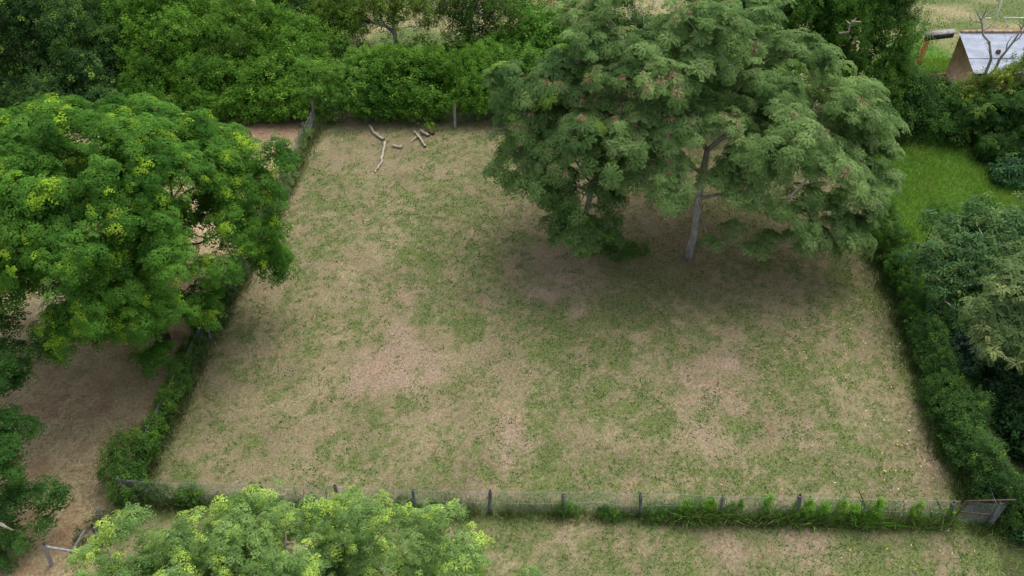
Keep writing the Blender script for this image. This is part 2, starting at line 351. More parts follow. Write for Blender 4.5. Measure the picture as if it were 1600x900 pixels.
def tpl_whorl(r, nl=9, ll=.62, lw=.2, droop=.5):
    """umbrella of long drooping leaflets"""
    Q = []
    for k in range(nl):
        a = 2*math.pi*(k+r.uniform(-.3, .3))/nl; dz = -droop*r.uniform(.3, 1.4)
        d = np.array([math.cos(a), math.sin(a), dz]); d /= np.linalg.norm(d)
        nn = np.array([-d[0]*d[2], -d[1]*d[2], 1-d[2]**2]); nn /= np.linalg.norm(nn)
        Q.append(kite(d*.12, d, nn, ll*r.uniform(.8, 1.25), lw*r.uniform(.8, 1.2), .15))
        if k % 2: Q.append(kite(d*.1+[0, 0, .18], d*[.7, .7, 1]+[0, 0, .45], nn, ll*.6, lw*.8, .1))
    return np.array(Q)
def tpl_frond(r, npair=8, ll=.30, lw=.13, nf=4):
    """a few pinnate leaves with clear leaflets"""
    return tpl_rosette(r, nf, npair, ll, lw, .7, .35)
_r = np.random.default_rng(5)
TPL = dict(
    feather=[tpl_rosette(_r, 8, 6, .40, .135, .50, .30) for _ in range(5)],
    fine=[tpl_rosette(_r, 7, 4, .40, .17, .85, .5) for _ in range(5)],
    lush=[tpl_sprig(_r, 11, .42, .22) for _ in range(6)],
    small=[tpl_sprig(_r, 12, .34, .17) for _ in range(6)],
    whorl=[tpl_whorl(_r, 9, .62, .2, .6) for _ in range(5)],
    frond=[tpl_frond(_r, 6, .34, .17, 5) for _ in range(5)],
    pod=[tpl_whorl(_r, 10, .5, .10, 1.0) for _ in range(3)])
def frames(nrm):
    n = nrm/(np.linalg.norm(nrm, axis=1)[:, None]+1e-9); a = rng.normal(0, 1, n.shape)
    t = np.cross(n, a); t /= np.linalg.norm(t, axis=1)[:, None]+1e-9; b = np.cross(n, t)
    return np.stack([t, b, n], 2)                 # columns
def foliage(P, nrm, size, tpl, col, leafvar=.16):
    """all sprigs of one crown as vertices + colours"""
    P = np.asarray(P); n = len(P); Rm = frames(nrm); T = TPL[tpl]; which = rng.integers(0, len(T), n); Vs = []; Cs = []
    for k, t in enumerate(T):
        s = np.where(which == k)[0]
        if not len(s): continue
        pts = t.reshape(-1, 3); W = np.einsum('nij,mj->nmi', Rm[s], pts)*size[s][:, None, None]+P[s][:, None]
        c = np.repeat(col[s][:, None], len(t), 1)*(1+rng.normal(0, leafvar, (len(s), len(t), 1)))
        Vs.append(W.reshape(-1, 3)); Cs.append(np.repeat(c.reshape(-1, 3), 4, 0))
    return np.concatenate(Vs), np.clip(np.concatenate(Cs), .004, .7)
def leafmesh(name, V, C, mat): return mesh_from(name, V, np.arange(len(V)).reshape(-1, 4), mat, C)

def mixcol(P, pal, tipfrac=.1, tipcol=None, sc=.5, bright=0.0):
    """per-shoot colour: palette dark -> light by clump noise + chance; some shoots are young growth"""
    n = len(P); v = np.clip(1.7*(fbm(P[:,0]*sc, P[:,1]*sc, P[:,2]*sc, 3)-.5)+.5+rng.normal(0, .22, n)+bright, 0, 1)[:, None]
    c = np.array(pal[0])*(1-v)+np.array(pal[1])*v
    if tipcol is not None:
        m = rng.random(n) < tipfrac*1.3*(.25+sstep(.35, .6, fbm(P[:,0]*2.2+9, P[:,1]*2.2, P[:,2]*2.2, 2))); c[m] = np.array(tipcol)*(.6+.5*rng.random((m.sum(), 1)))*.8+c[m]*.25
    return c
def skeleton(trunk, targets, rtrunk, rmin=.012, seg=.55, wig=.12, bark=M_BARKPALE, name="trunk", pen=.4):
    """limbs grow from the trunk polyline to every target; radius follows what each carries"""
    pos = [np.asarray(p, float) for p in trunk]; par = [-1]+list(range(len(trunk)-1)); plen = [0.0]
    for k in range(1, len(pos)): plen.append(plen[-1]+np.linalg.norm(pos[k]-pos[k-1]))
    first = max(1, int(len(trunk)*.55)); top = pos[-1]; ends = []
    for t in sorted(targets, key=lambda t: np.linalg.norm(t-top)):
        A = np.array(pos); d = np.linalg.norm(A-t, axis=1); cost = d+pen*np.array(plen)+np.where(A[:, 2] > t[2]+.3, (A[:, 2]-t[2])*.8, 0); cost[:first] += 50
        k = int(np.argmin(cost)); a = pos[k]; L = d[k]; m = max(1, int(L/seg)); q = k
        prev = a-pos[par[k]] if par[k] >= 0 else np.array([0, 0, 1.]); prev = prev/(np.linalg.norm(prev)+1e-9)
        ctrl = a*.5+t*.5+prev*L*.18+np.array([0, 0, .06*L])
        for s in range(1, m+1):
            u = s/m; p = a*(1-u)**2+2*ctrl*u*(1-u)+t*u*u
            if s < m: p = p+rng.normal(0, wig*seg, 3)
            pos.append(p); par.append(q); plen.append(plen[q]+L/m); q = len(pos)-1
        ends.append(q)
    n = len(pos); w = np.zeros(n); w[ends] = 1
    for k in range(n-1, 0, -1): w[par[k]] += w[k]
    rad = np.maximum(rmin, rtrunk*(w/w[0])**.5); kids = [[] for _ in range(n)]
    for k in range(1, n): kids[par[k]].append(k)
    for k in range(len(trunk)): rad[k] = max(rad[k], rtrunk*(1-.35*k/len(trunk)))
    mb = MB(); stack = [(-1, 0)]
    while stack:
        p0, k = stack.pop(); ch = [p0, k] if p0 >= 0 else [k]
        while kids[k]:
            ks = kids[k]; b = (k+1) if (k+1 < len(trunk) and (k+1) in ks) else max(ks, key=lambda q: w[q])
            for q in ks:
                if q != b: stack.append((k, q))
            ch.append(b); k = b
        if len(ch) < 2: continue
        pts = np.array([pos[q] for q in ch]); r = np.array([rad[q] for q in ch])
        if p0 >= 0: r[0] = min(r[0], r[1]*1.25)
        else: r[0] *= 1.35
        r[-1] *= .5
        tube(mb, pts, r, 8 if r.max() > .08 else 4)
    return mb.mesh(name, bark, True)
def pads_to_shoots(pads, dens, thick=.22, flat=.75):
    """pads: rows (x,y,z, r, rz, nx,ny,nz). Each is a domed layer of shoots."""
    P = []; Nn = []
    for x, y, z, r, rz, nx_, ny_, nz_ in pads:
        m = max(4, int(dens*math.pi*r*r*rng.uniform(.75, 1.2))); a = rng.uniform(0, 2*math.pi, m); q = np.sqrt(rng.random(m))
        edge = 1+.35*np.sin(a*3+rng.uniform(0, 6))+.2*np.sin(a*5+rng.uniform(0, 6))
        u = q*r*edge*np.cos(a); v = q*r*edge*np.sin(a); hgt = rz*(1-q*q)-rz*.5+rng.normal(0, thick*r*.5, m)
        n_ = np.array([nx_, ny_, nz_]); n_ /= np.linalg.norm(n_); t = np.cross(n_, [0.1, 1, 0]); t /= np.linalg.norm(t); b = np.cross(n_, t)
        P.append(np.array([x, y, z])+u[:, None]*t+v[:, None]*b+hgt[:, None]*n_)
        Nn.append(n_*flat+np.array([0, 0, .4])+(u[:, None]*t+v[:, None]*b)/r*.55+rng.normal(0, .18, (m, 3)))
    return np.concatenate(P), np.concatenate(Nn)
def dome_pads(c, rad, n, rpad, zmin=-.35, jit=.13, rz=.35, inner=.25, gap=.0, seed=0):
    """layers of foliage over an uneven dome"""
    r_ = np.random.default_rng(seed); out = []; c = np.array(c); rad = np.array(rad)
    for k in range(n):
        h = zmin+(1-zmin)*(k+.5)/n; a = k*2.39996+r_.uniform(-.3, .3); s = math.sqrt(max(0, 1-h*h)) if h > 0 else math.sqrt(max(0,1-h*h))
        d = np.array([s*math.cos(a), s*math.sin(a), h]); q = 1+r_.normal(0, jit)
        if r_.random() < inner: q *= r_.uniform(.45, .8)
        if r_.random() < gap: continue
        p = c+d*rad*q; n_ = d*np.array([.55, .55, .6])+np.array([0, 0, .75])
        out.append((*p, rpad*r_.uniform(.7, 1.3), rz*rpad*r_.uniform(.6, 1.3), *n_))
    return out
def tree(name, label, cat, trunk, pads, rtrunk, tpl, size, dens, pal, tip=None, tipfrac=.1, mat=M_LEAF, bark=M_BARKPALE, group=None, pods=None, sc=.5, flat=.75, leafvar=.16, thick=.22, bright=0, dead=None):
    t = thing(name, tuple(trunk[0]), label, cat, group)
    P, Nn = pads_to_shoots(pads, dens, thick, flat)
    k = P[:, 2] > .25; P, Nn = P[k], Nn[k]
    tg = P[rng.choice(len(P), min(len(P), len(pads)*5), replace=False)]-np.array([0, 0, .12*size*3])
    part("trunk", skeleton(trunk, list(tg), rtrunk, bark=bark), t)
    sz = size*rng.uniform(.7, 1.3, len(P))
    V, C = foliage(P, Nn, sz, tpl, mixcol(P, pal, tipfrac, tip, sc, bright), leafvar)
    part("crown", leafmesh("crown", V, C, mat), t)
    if pods is not None:
        pp, nn = pods(P, Nn)
        V, C = foliage(pp, nn, np.full(len(pp), .42)*rng.uniform(.6, 1.3, len(pp)), 'pod', np.array([.27,.165,.105])*(.7+.6*rng.random((len(pp), 1))), .2)
        part("seed_pods", leafmesh("seed_pods", V, C, M_POD), t)
    for pts in (dead or []):
        mb = MB()
        for q in pts: tube(mb, q, np.linspace(.06, .02, len(q)), 6)
        part("dead_branch", mb.mesh("dead_branch", M_DEADWOOD, True), t)
    return t
def lumps_to_shoots(lumps, dens, shell=.28, zfloor=.05, nscale=.9, namp=.35):
    """points in the uneven outer shell of a union of lumps"""
    P = []; Nn = []
    for x, y, z, rx, ry, rz in lumps:
        m = int(dens*4*math.pi*((rx*ry)**1.6+(rx*rz)**1.6+(ry*rz)**1.6)**(1/1.6)/3**(1/1.6)); d = rng.normal(0, 1, (m, 3)); d[:, 2] = np.abs(d[:, 2])*1.0-.45*rng.random(m); d /= np.linalg.norm(d, axis=1)[:, None]
        p0 = np.array([x, y, z])+d*np.array([rx, ry, rz])
        q = 1+namp*2*(fbm(p0[:,0]*nscale, p0[:,1]*nscale, p0[:,2]*nscale, 3)-.5)*1.6-shell*rng.random(m)**1.5
        P.append(np.array([x, y, z])+d*np.array([rx, ry, rz])*q[:, None]); Nn.append(d+np.array([0, 0, .55])+rng.normal(0, .3, (m, 3)))
    P = np.concatenate(P); Nn = np.concatenate(Nn)
    w = np.array(lumps)[:, 3:5].mean(); out = rng.random(len(P)) < .26
    P[out] += Nn[out]/np.linalg.norm(Nn[out], axis=1)[:, None]*(rng.random((out.sum(), 1))**1.6*.55*w)+[0, 0, .04]; Nn[out] += [0, 0, .6]
    P[:, 2] += (vnoise(P[:,0]*1.9, P[:,1]*1.9, P[:,2]*1.2)-.5)*.35*w
    k = P[:, 2] > zfloor; P, Nn = P[k], Nn[k]
    # drop what is buried deep inside another lump
    keep = np.ones(len(P), bool)
    for x, y, z, rx, ry, rz in lumps:
        keep &= ((P[:,0]-x)/rx)**2+((P[:,1]-y)/ry)**2+((P[:,2]-z)/rz)**2 > .36
    return P[keep], Nn[keep]
def bush(name, label, cat, lumps, tpl, size, dens, pal, tip=None, tipfrac=.1, mat=M_LEAF, bark=M_BARKDARK, group=None, stems=7, sc=.6, bright=0, zfloor=.05, shell=.28, namp=.35, leafvar=.18, crown="crown", stemname="stem", pods=None, dead=None, rstem=.04):
    lumps = np.array(lumps, float); base = lumps[:, :3].mean(0).copy(); base[2] = 0
    t = thing(name, tuple(base), label, cat, group)
    P, Nn = lumps_to_shoots(lumps, dens, shell, zfloor, namp=namp); sz = size*rng.uniform(.65, 1.35, len(P))
    V, C = foliage(P, Nn, sz, tpl, mixcol(P, pal, tipfrac, tip, sc, bright), leafvar)
    part(crown, leafmesh(crown, V, C, mat), t)
    for k in range(max(3, min(stems, 5))):
        mb = MB()
        l = lumps[rng.integers(len(lumps))]; b = np.array([l[0]+rng.uniform(-.5, .5)*l[3], l[1]+rng.uniform(-.8, .2)*l[4], -.02])
        e = np.array([l[0]+rng.uniform(-.6, .6)*l[3], l[1]+rng.uniform(-.6, .6)*l[4], max(.4, l[2]+rng.uniform(-.1, .6)*l[5])])
        mdl = (b+e)/2+rng.normal(0, .15, 3); tube(mb, [b, b*.6+mdl*.4+rng.normal(0, .03, 3), mdl, e], [rstem, rstem*.8, rstem*.6, rstem*.25], 6)
        part(stemname, mb.mesh(stemname, bark, True), t)
    for pts in (dead or []):
        mb = MB()
        for q in pts: tube(mb, q, np.linspace(.06, .02, len(q)), 6)
        part("dead_branch", mb.mesh("dead_branch", M_DEADWOOD, True), t)
    if pods is not None:
        m = rng.random(len(P)) < pods[0]; V, C = foliage(P[m]+[0, 0, .05], Nn[m], np.full(m.sum(), pods[2]), 'small', np.array(pods[1])*(.8+.4*rng.random((m.sum(), 1))), .15)
        part("flowers", leafmesh("flowers", V, C, M_POD), t)
    return t

# ragged long grass along the foot of the fences
def strip(name, label, line, n, spread, dens, cols, hr):
    line = np.array(line); sA = np.concatenate([[0], np.cumsum(np.linalg.norm(np.diff(line[:, :2], axis=0), axis=1))]); u = rng.uniform(0, sA[-1], n)
    bx = np.interp(u, sA, line[:, 0]); by = np.interp(u, sA, line[:, 1]); x = bx+rng.normal(0, spread, n); y = by+rng.normal(0, spread, n)
    k = rng.random(n) < dens(bx, by)*(.25+1.3*sstep(.4, .65, fbm(x*1.3+33, y*1.3, 2.2, 3))); x, y = x[k], y[k]; m = len(x)
    c = np.array(cols[0])+(np.array(cols[1])-np.array(cols[0]))*rng.random((m, 1)); dr = rng.random(m) < .18; c[dr] = np.array([.30,.26,.14])
    return tag(obj(name, blades(name, x, y, rng.uniform(*hr, m)*(.5+.9*rng.random(m)), rng.uniform(.01,.024,m), rng.uniform(.1,1.0,m), jitter(c, .2))), label, "grass", kind="stuff")
xf = G(930, 804)[0]
strip("fence_grass", "ragged long grass along the foot of the front fence", FF, 60000, .16, lambda a, b: np.where(a > xf, .95, .32), ((.06,.12,.02),(.15,.23,.06)), (.12, .42))
xg = G(1060, 807)[0]
strip("tall_weeds", "unbroken strip of tall bright weeds and climbers under the right half of the front fence", [p-[0,.06,0] for p in FF], 42000, .10, lambda a, b: np.where(a > xg, .15+1.3*sstep(.3,.8,vnoise(a*1.3, a*0)), 0), ((.07,.17,.022),(.19,.36,.06)), (.3, 1.0))
strip("fence_grass", "pale long grass along the foot of the left fence", [FL0, FL1], 45000, .24, lambda a, b: .75+0*a, ((.09,.13,.04),(.20,.24,.10)), (.15, .55))
strip("fence_grass", "dark long grass along the foot of the right fence", [FR0, FR1], 70000, .42, lambda a, b: .9+0*a, ((.04,.09,.016),(.10,.18,.04)), (.12, .45))
# ---------------------------------------------------------------- fences
def fence(name, label, line, posts, h, rpost=.055, cell=.085, group=None, pmat=M_POST, top=True, mesh=True, sag=.03):
    line = np.array(line, float); t = thing(name, tuple(line[0]), label, "fence", group)
    for b, tp, r in posts:
        mb = MB(); b = np.array(b, float); tp = np.array(tp, float); b[2] = -.05
        m = b+(tp-b)*.5+rng.normal(0, .008, 3); tube(mb, [b, m, tp], [r*1.1, r, r*.9], 7)
        tube(mb, [tp-[0, 0, .005], tp+[0, 0, .02]], [r*.9, r*.55], 7)
        part("post", mb.mesh("post", pmat, False), t)
    s = np.concatenate([[0], np.cumsum(np.linalg.norm(np.diff(line[:, :2], axis=0), axis=1))]); L = s[-1]
    nrm = np.array([-(line[-1]-line[0])[1], (line[-1]-line[0])[0]]); nrm /= np.linalg.norm(nrm)
    def P(u, z):
        u = np.clip(u, 0, L); bx = np.interp(u, s, line[:, 0]); by = np.interp(u, s, line[:, 1])
        bul = (fbm(u*.7+line[0][0], u*0+z*.6, 1.0, 2)-.5)*.16
        return np.stack([bx+nrm[0]*bul, by+nrm[1]*bul, z*(1-sag*np.abs(np.sin(u*math.pi/2.6)))], -1)
    if mesh:
        mb = MB(); k = np.arange(0, 5)/4
        for sg in (1, -1):
            for u0 in np.arange(-h, L+h, cell):
                u = u0+sg*k*h
                z = k*h; ok = (u >= -.01) & (u <= L+.01)
                if ok.sum() < 2: continue
                tube(mb, P(u[ok], z[ok]+.02), .0024, 3, cap=False)
        part("wire_mesh", mb.mesh("wire_mesh", M_WIRE), t)
    if top:
        for z in ((h, h*.5) if mesh else (h, h*.7, h*.4)):
            mb = MB(); u = np.arange(0, L, .35); tube(mb, P(u, np.full(len(u), z+.02)), .004, 4, cap=False); part("wire", mb.mesh("wire", M_WIRE), t)
    return t
def pp(tx, ty, bx, by, r=.06):
    b = G(bx, by); return (b, PY(tx, ty, b[1]), r)
posts = [pp(406,755,417,790), pp(523,759,533,795,.065), pp(645,766,650,798,.055), pp(766,767,765,801,.065), pp(880,773,880,803,.055), pp(1001,772,1001,806,.06),
         pp(1129,778,1126,809,.055), pp(1250,774,1246,812,.08), pp(1374,780,1369,815,.055), pp(1490,786,1483,818,.075)]
fence("wire_fence", "long chain link fence on weathered posts crossing the front of the paddock", FF, posts, 1.22, cell=.10)
mkp = lambda px, py, h, r=.05: (G(px, py), G(px, py)+np.array([rng.normal(0, .05), rng.normal(0, .05), h]), r)
fence("wire_fence", "chain link fence smothered in vines beside the spreading dark green tree", [FL0, (FL0+FL1)/2, FL1],
      [mkp(202,783,1.35,.06), mkp(237,712,1.3), (G(286,600), PY(276,570,G(286,600)[1]), .05), (G(330,533), PY(320,503,G(330,533)[1]), .055), mkp(362,468,1.3), mkp(405,388,1.3), mkp(437,322,1.3), mkp(462,275,1.3), mkp(480,228,1.4), mkp(494,198,1.5,.06)], 1.08, cell=.11)
fence("wire_fence", "chain link fence under vines along the lush green strip", [FR0, FR1, FR2],
      [mkp(1543,824,1.4,.06), mkp(1508,730,1.3), mkp(1477,648,1.3), mkp(1450,575,1.3), mkp(1425,506,1.3), mkp(1402,440,1.3), mkp(1383,385,1.3)], 1.0, cell=.12)
B0 = G(497, 193); B1 = G(1120, 193)
fence("wire_fence", "wire fence with grey posts at the foot of the rear thicket", [B0, B1],
      [(G(711,200), PY(710,162,G(711,200)[1]), .07), (G(572,190), G(572,190)+[0,0,1.2], .035), (G(645,190), G(645,190)+[0,0,1.2], .035), (G(790,190), G(790,190)+[0,0,1.2], .035)], 0.95, cell=.2, pmat=M_POSTPALE)
# mesh gate in the near right corner
g0, g1 = G(1483,818), G(1543,824); z1 = PY(1563,784,g1[1]); z0 = PY(1490,786,g0[1])
t = thing("wire_gate", tuple(g0), "rusty framed mesh gate closing the corner under the right hand trees", "gate")
hh = 1.2; a0 = g0+[.07,0,.1]; a1 = g1+[-.03,.02,.1]
mb = MB()
for q in ([a0, a0+[0,0,hh]], [a1, a1+[0,0,hh]], [a0, a1], [a0+[0,0,hh*.5], a1+[0,0,hh*.5]], [a0+[0,0,hh], a1+[.5,.15,hh+.03]]): tube(mb, q, .022, 6)
part("frame", mb.mesh("frame", noise_mat("dark_rust", (.05,.035,.03), (.15,.08,.06), 9)), t)
mb = MB(); Lg = np.linalg.norm(a1-a0); dg = (a1-a0)/Lg
for sg in (1, -1):
    for u0 in np.arange(-hh, Lg+hh, .07):
        k = np.linspace(0, 1, 9); u = u0+sg*k*hh; ok = (u >= 0) & (u <= Lg)
        if ok.sum() > 1: tube(mb, a0+dg*u[ok][:, None]+np.array([0, 0, 1])*(k[ok]*hh)[:, None], .0024, 3, cap=False)
part("wire_mesh", mb.mesh("wire_mesh", M_WIRE), t)
mb = MB(); tube(mb, [g1+[.02,0,-.05], g1+[.03,0,1.35]], .06, 7); part("post", mb.mesh("post", M_POST), t)
# broken rail fence in the near left corner
t = thing("rail_fence", tuple(G(78,880)), "broken wooden rail fence of grey poles in the brown yard corner", "fence")
def pole(pts, r, nm, mat=M_POSTPALE):
    mb = MB(); tube(mb, pts, r, 7); part(nm, mb.mesh(nm, mat), t)
q = G(80,882); pA = PY(68,850,q[1]); pole([q-[0,0,.05], pA], .07, "post")
b = G(119,872); pB = PY(112,861,b[1]); pole([b-[0,0,.05], pB], .06, "post")
c_ = G(158,852); pC = PY(143,822,c_[1]); pole([c_-[0,0,.05], pC], .06, "post", M_POST)
pole([pA-[.1,0,.12], pB+[.15,0,-.06]], .045, "rail"); pole([pB+[-.05,-.04,-.1], PY(133,827,c_[1])], .045, "rail")
tag(obj("pole", (lambda m: (tube(m, [G(163,818)+[0,0,.02], PY(150,790,G(163,818)[1]+.2)], [.045,.035], 7), m.mesh("pole", M_POSTPALE))[1])(MB())),
    "short pale pole leaning in weeds outside the vine covered fence corner", "pole")

# ---------------------------------------------------------------- dead branches lying in the paddock
def log(pxs, r0, r1, label, mat=M_DEADWOOD, twig=None):
    pts = [G(x, y, r0*.8) for x, y in pxs]; P = []; 
    for a, b in zip(pts[:-1], pts[1:]):
        for k in range(3): P.append(a+(b-a)*k/3+rng.normal(0, .02, 3)*(k > 0))
    P.append(pts[-1]); mb = MB(); n = len(P); r = .82*np.linspace(r0, r1, n)*rng.uniform(.8, 1.2, n); tube(mb, P, r, 9)
    if twig: tube(mb, [G(*twig[0], r0), G(*twig[1], r0*1.5)], [r0*.5, r0*.2], 6)
    tag(obj("fallen_branch", mb.mesh("fallen_branch", mat, True)), label, "branch", "dead branches lying in the grass")
log([(578,197),(583,206),(590,211)], .09, .08, "short stub of dead wood uppermost of the fallen branches")
log([(586,209),(592,213),(600,218)], .11, .09, "thick grey bent log just above the long fallen branch")
log([(601,222),(598,240),(597,252),(590,263),(586,269)], .085, .045, "longest pale fallen branch pointing towards the camera", twig=((597,255),(592,252)))
log([(614,227),(622,229),(629,229)], .09, .11, "short cut log lying level between the two groups of branches")
log([(648,205),(652,211),(657,216),(660,222),(664,229)], .09, .07, "pale forked branch left of the reddish log", twig=((650,214),(640,223)))
log([(657,204),(663,208),(670,212)], .10, .09, "stout pale split log beside the reddish bark")
log([(662,203),(670,205),(677,209)], .10, .09, "dark reddish log lying against the pale split log", noise_mat("red_bark", (.13,.06,.05), (.25,.13,.11), 8))

# ---------------------------------------------------------------- house with tin roof
hx0 = 25.75; yB = 45.3; yE = 42.4; zB = 3.0; zE = 2.02; hx1 = 36
t = thing("house", (30, 44, 0), "small brown plastered house with a pale tin lean to roof", "house")
mb = MB()  # walls as thick slabs: gable end, back, front
def prism(mb, poly, axis_vec):
    poly = np.array(poly, float); n = len(poly); V = np.vstack([poly, poly+np.array(axis_vec)])
    mb.add(V, [[0,1,2,3],[7,6,5,4]]+[[k,(k+1)%4+0,(k+1)%4+4,k+4] for k in range(4)])
prism(mb, [(hx0+.12,yE+.15,0),(hx0+.12,yB,0),(hx0+.12,yB,zB-.06),(hx0+.12,yE+.15,zE-.04)], (.18,0,0)); part("wall", mb.mesh("wall", M_PLASTER), t)
mb = MB(); box(mb, ((hx0+hx1)/2+.2, yB-.1, (zB-.1)/2), ((hx1-hx0)/2-.1,0,0), (0,.09,0), (0,0,(zB-.1)/2)); part("wall", mb.mesh("wall", M_PLASTER), t)
mb = MB(); box(mb, ((hx0+hx1)/2+.2, yE+.3, (zE-.1)/2), ((hx1-hx0)/2-.1,0,0), (0,.09,0), (0,0,(zE-.1)/2)); part("wall", mb.mesh("wall", M_PLASTER), t)
sl = np.array([0, yE-yB, zE-zB]); sln = sl/np.linalg.norm(sl); up = np.cross([1,0,0], -sln); up /= np.linalg.norm(up)
if up[2] < 0: up = -up
Lr = np.linalg.norm(sl)
for k in range(8):                                              # corrugated sheets, some lapped in two
    x0 = hx0+k*1.28; 
    for v0, v1, lift in ((0, .66, .02), (.64, 1.03, 0.0)):
        mbk = MB(); nu = 33; us = np.linspace(0, 1.30, nu); cor = .014*np.sin(us/1.3*2*math.pi*10)+.006*(k % 2)
        tw = rng.normal(0, .008)
        A = np.array([x0, yB, zB])+us[:, None]*[1,0,0]+sl*v0+up*(cor+lift+tw)[:, None]; B = np.array([x0, yB, zB])+us[:, None]*[1,0,0]+sl*v1+up*(cor+lift-tw)[:, None]
        V = np.vstack([A, B]); i_ = np.arange(nu-1); mbk.add(V, np.stack([i_, i_+1, i_+nu+1, i_+nu], 1)); V2 = V-up*.006; mbk.add(V2, np.stack([i_+nu, i_+nu+1, i_+1, i_], 1))
        part("roof_sheet", mbk.mesh("roof_sheet", M_ROOF, True), t)
for k in range(24):
    mb = MB(); x0 = hx0+.1+k*.42; cpt = np.array([x0+.2, yB+.02, zB+.06+rng.normal(0,.01)])
    tube(mb, [cpt-[.22,0,.01], cpt+[.2,0,.02]], .09, 8); part("ridge_tile", mb.mesh("ridge_tile", M_TILE if k % 3 else M_PLASTER), t)
tag(obj("stone", (lambda m: (tube(m, [np.array([hx0+1.75,yB,zB])+sl*.52+up*.03, np.array([hx0+1.77,yB,zB])+sl*.52+up*.12, np.array([hx0+1.8,yB,zB])+sl*.53+up*.2], [.12,.15,.07], 7), m.mesh("stone", M_BRICK))[1])(MB())),
    "brown stone weighing down the pale tin roof", "stone")
# timber porch frame left of the house
t = thing("timber_frame", (23.8, 45.3, 0), "open timber frame with an orange post beside the tin roofed house", "frame")
p0 = PY(1446,59,45.35); p1 = PY(1489,54,45.35)
mb = MB(); box(mb, (p0+p1)/2, (p1-p0)/2, (0,.12,0), (0,0,.13)); part("beam", mb.mesh("beam", M_DARKTIM), t)
mb = MB(); box(mb, (p0+p1)/2+[0,.04,.2], (p1-p0)/2+[.1,0,0], (0,.26,0), (0,0,.025)); part("roof_board", mb.mesh("roof_board", noise_mat("old_board", (.12,.11,.10), (.3,.28,.25), 5)), t)
mb = MB(); box(mb, p0+[.12,0,-.13-(p0[2]-.13)/2], (.14,0,0), (0,.12,0), (0,0,(p0[2]-.13)/2)); part("post", mb.mesh("post", M_ORANGE), t)
lw = PY(1465,116,44.6); mb = MB()
box(mb, (lw[0], 44.6, .38), (.55,.1,0), (0,.12,0), (0,0,.38)); box(mb, (lw[0]-1.0, 43.2, .30), (.05,.95,0), (.12,0,0), (0,0,.30))
tag(obj("low_wall", mb.mesh("low_wall", M_BRICK)), "low reddish brick wall in front of the open timber frame", "wall")
rr = PY(1431,158,43.0); mb = MB(); box(mb, (rr[0], 43.0, max(.4, rr[2])), (.22,0,0), (0,.05,0), (0,.02,.42)); tube(mb, [(rr[0],43.05,-.05),(rr[0],43.05,max(.4,rr[2])+.4)], .03, 6)
tag(obj("rusty_sheet", mb.mesh("rusty_sheet", M_RUST)), "rust red metal sheet standing among the bushes left of the house", "sheet metal")
# white poles behind the house
def wpole(a, b, r, label):
    mb = MB(); tube(mb, [a, b], r, 7); tag(obj("white_pole", mb.mesh("white_pole", M_WHITE)), label, "pole", "white poles behind the house")
wpole(G(1556,30)-[0,0,.05], PY(1566,-2,G(1556,30)[1]), .05, "tall leaning white pole standing in the field behind the roof")
t = thing("white_railing", tuple(G(1575,40)), "white horizontal pole on thin uprights in the field behind the bare tree", "pole frame")
Yh = G(1575,42)[1]
for nm, q in (("rail", [PY(1568,27.5,Yh), PY(1640,28,Yh)]), ("post", [PY(1570,27,Yh), G(1575,42)]), ("post", [PY(1632,27,Yh), G(1636,42)])): 
    mb = MB(); tube(mb, q, .035, 6); part(nm, mb.mesh(nm, M_WHITE), t)
t = thing("white_cross_pole", tuple(G(1535,42)), "white crossbar on a short pole behind the nearer bare tree", "pole"); Yh = G(1535,42)[1]
for nm, q in (("crossbar", [PY(1528,28,Yh), PY(1548,28,Yh)]), ("post", [PY(1538,28,Yh), G(1536,42)])):
    mb = MB(); tube(mb, q, .03, 6); part(nm, mb.mesh(nm, M_WHITE), t)
wpole(G(1425,45)-[0,0,.05], PY(1428,26,G(1425,45)[1]), .045, "short white stake beside the vine covered tree at the field edge")
# bare trees in front of the roof
def bare(px, py, Y, trunkpx, brs, label):
    base = PY(px, py, Y); base = np.array([base[0], Y, 0]); t = thing("bare_tree", tuple(base), label, "tree")
    mb = MB(); P = [base-[0,0,.05]]+[PY(a, b, Y) for a, b in trunkpx]; tube(mb, P, np.linspace(.085, .035, len(P)), 7); part("trunk", mb.mesh("trunk", M_BARKPALE, True), t)
    for br in brs:
        mb = MB(); P = [PY(a, b, Y+dy) for a, b, dy in br]; tube(mb, P, np.linspace(.045, .015, len(P)), 5)
        for q in P[1:]: tube(mb, [q, q+rng.normal(0, .18, 3)+[0,0,.15]], [.015, .006], 4)
        part("branch", mb.mesh("branch", M_BARKPALE, True), t)
bare(1549,95,41.6, [(1549,92),(1547,78),(1546,66),(1536,55),(1535,40),(1533,30)],
     [[(1533,32,0),(1528,22,0),(1522,10,.1)], [(1534,30,0),(1539,20,0),(1543,8,0)], [(1537,28,0),(1548,18,0),(1560,12,.2)], [(1535,48,0),(1545,42,0),(1552,41,0),(1560,44,-.1)], [(1534,36,0),(1526,33,0),(1518,32,0)], [(1546,70,0),(1541,66,0)]],
     "bare grey tree standing against the middle of the tin roof")
bare(1562,93,41.3, [(1562,92),(1572,80),(1583,66),(1592,52),(1598,42)],
     [[(1583,66,0),(1592,60,0),(1602,44,0),(1606,34,0)], [(1597,45,0),(1592,38,0),(1586,36,.1)], [(1598,42,0),(1603,28,0),(1604,14,.1)], [(1572,80,0),(1574,68,0),(1580,58,0)]],
     "bare grey tree leaning across the far right end of the tin roof")

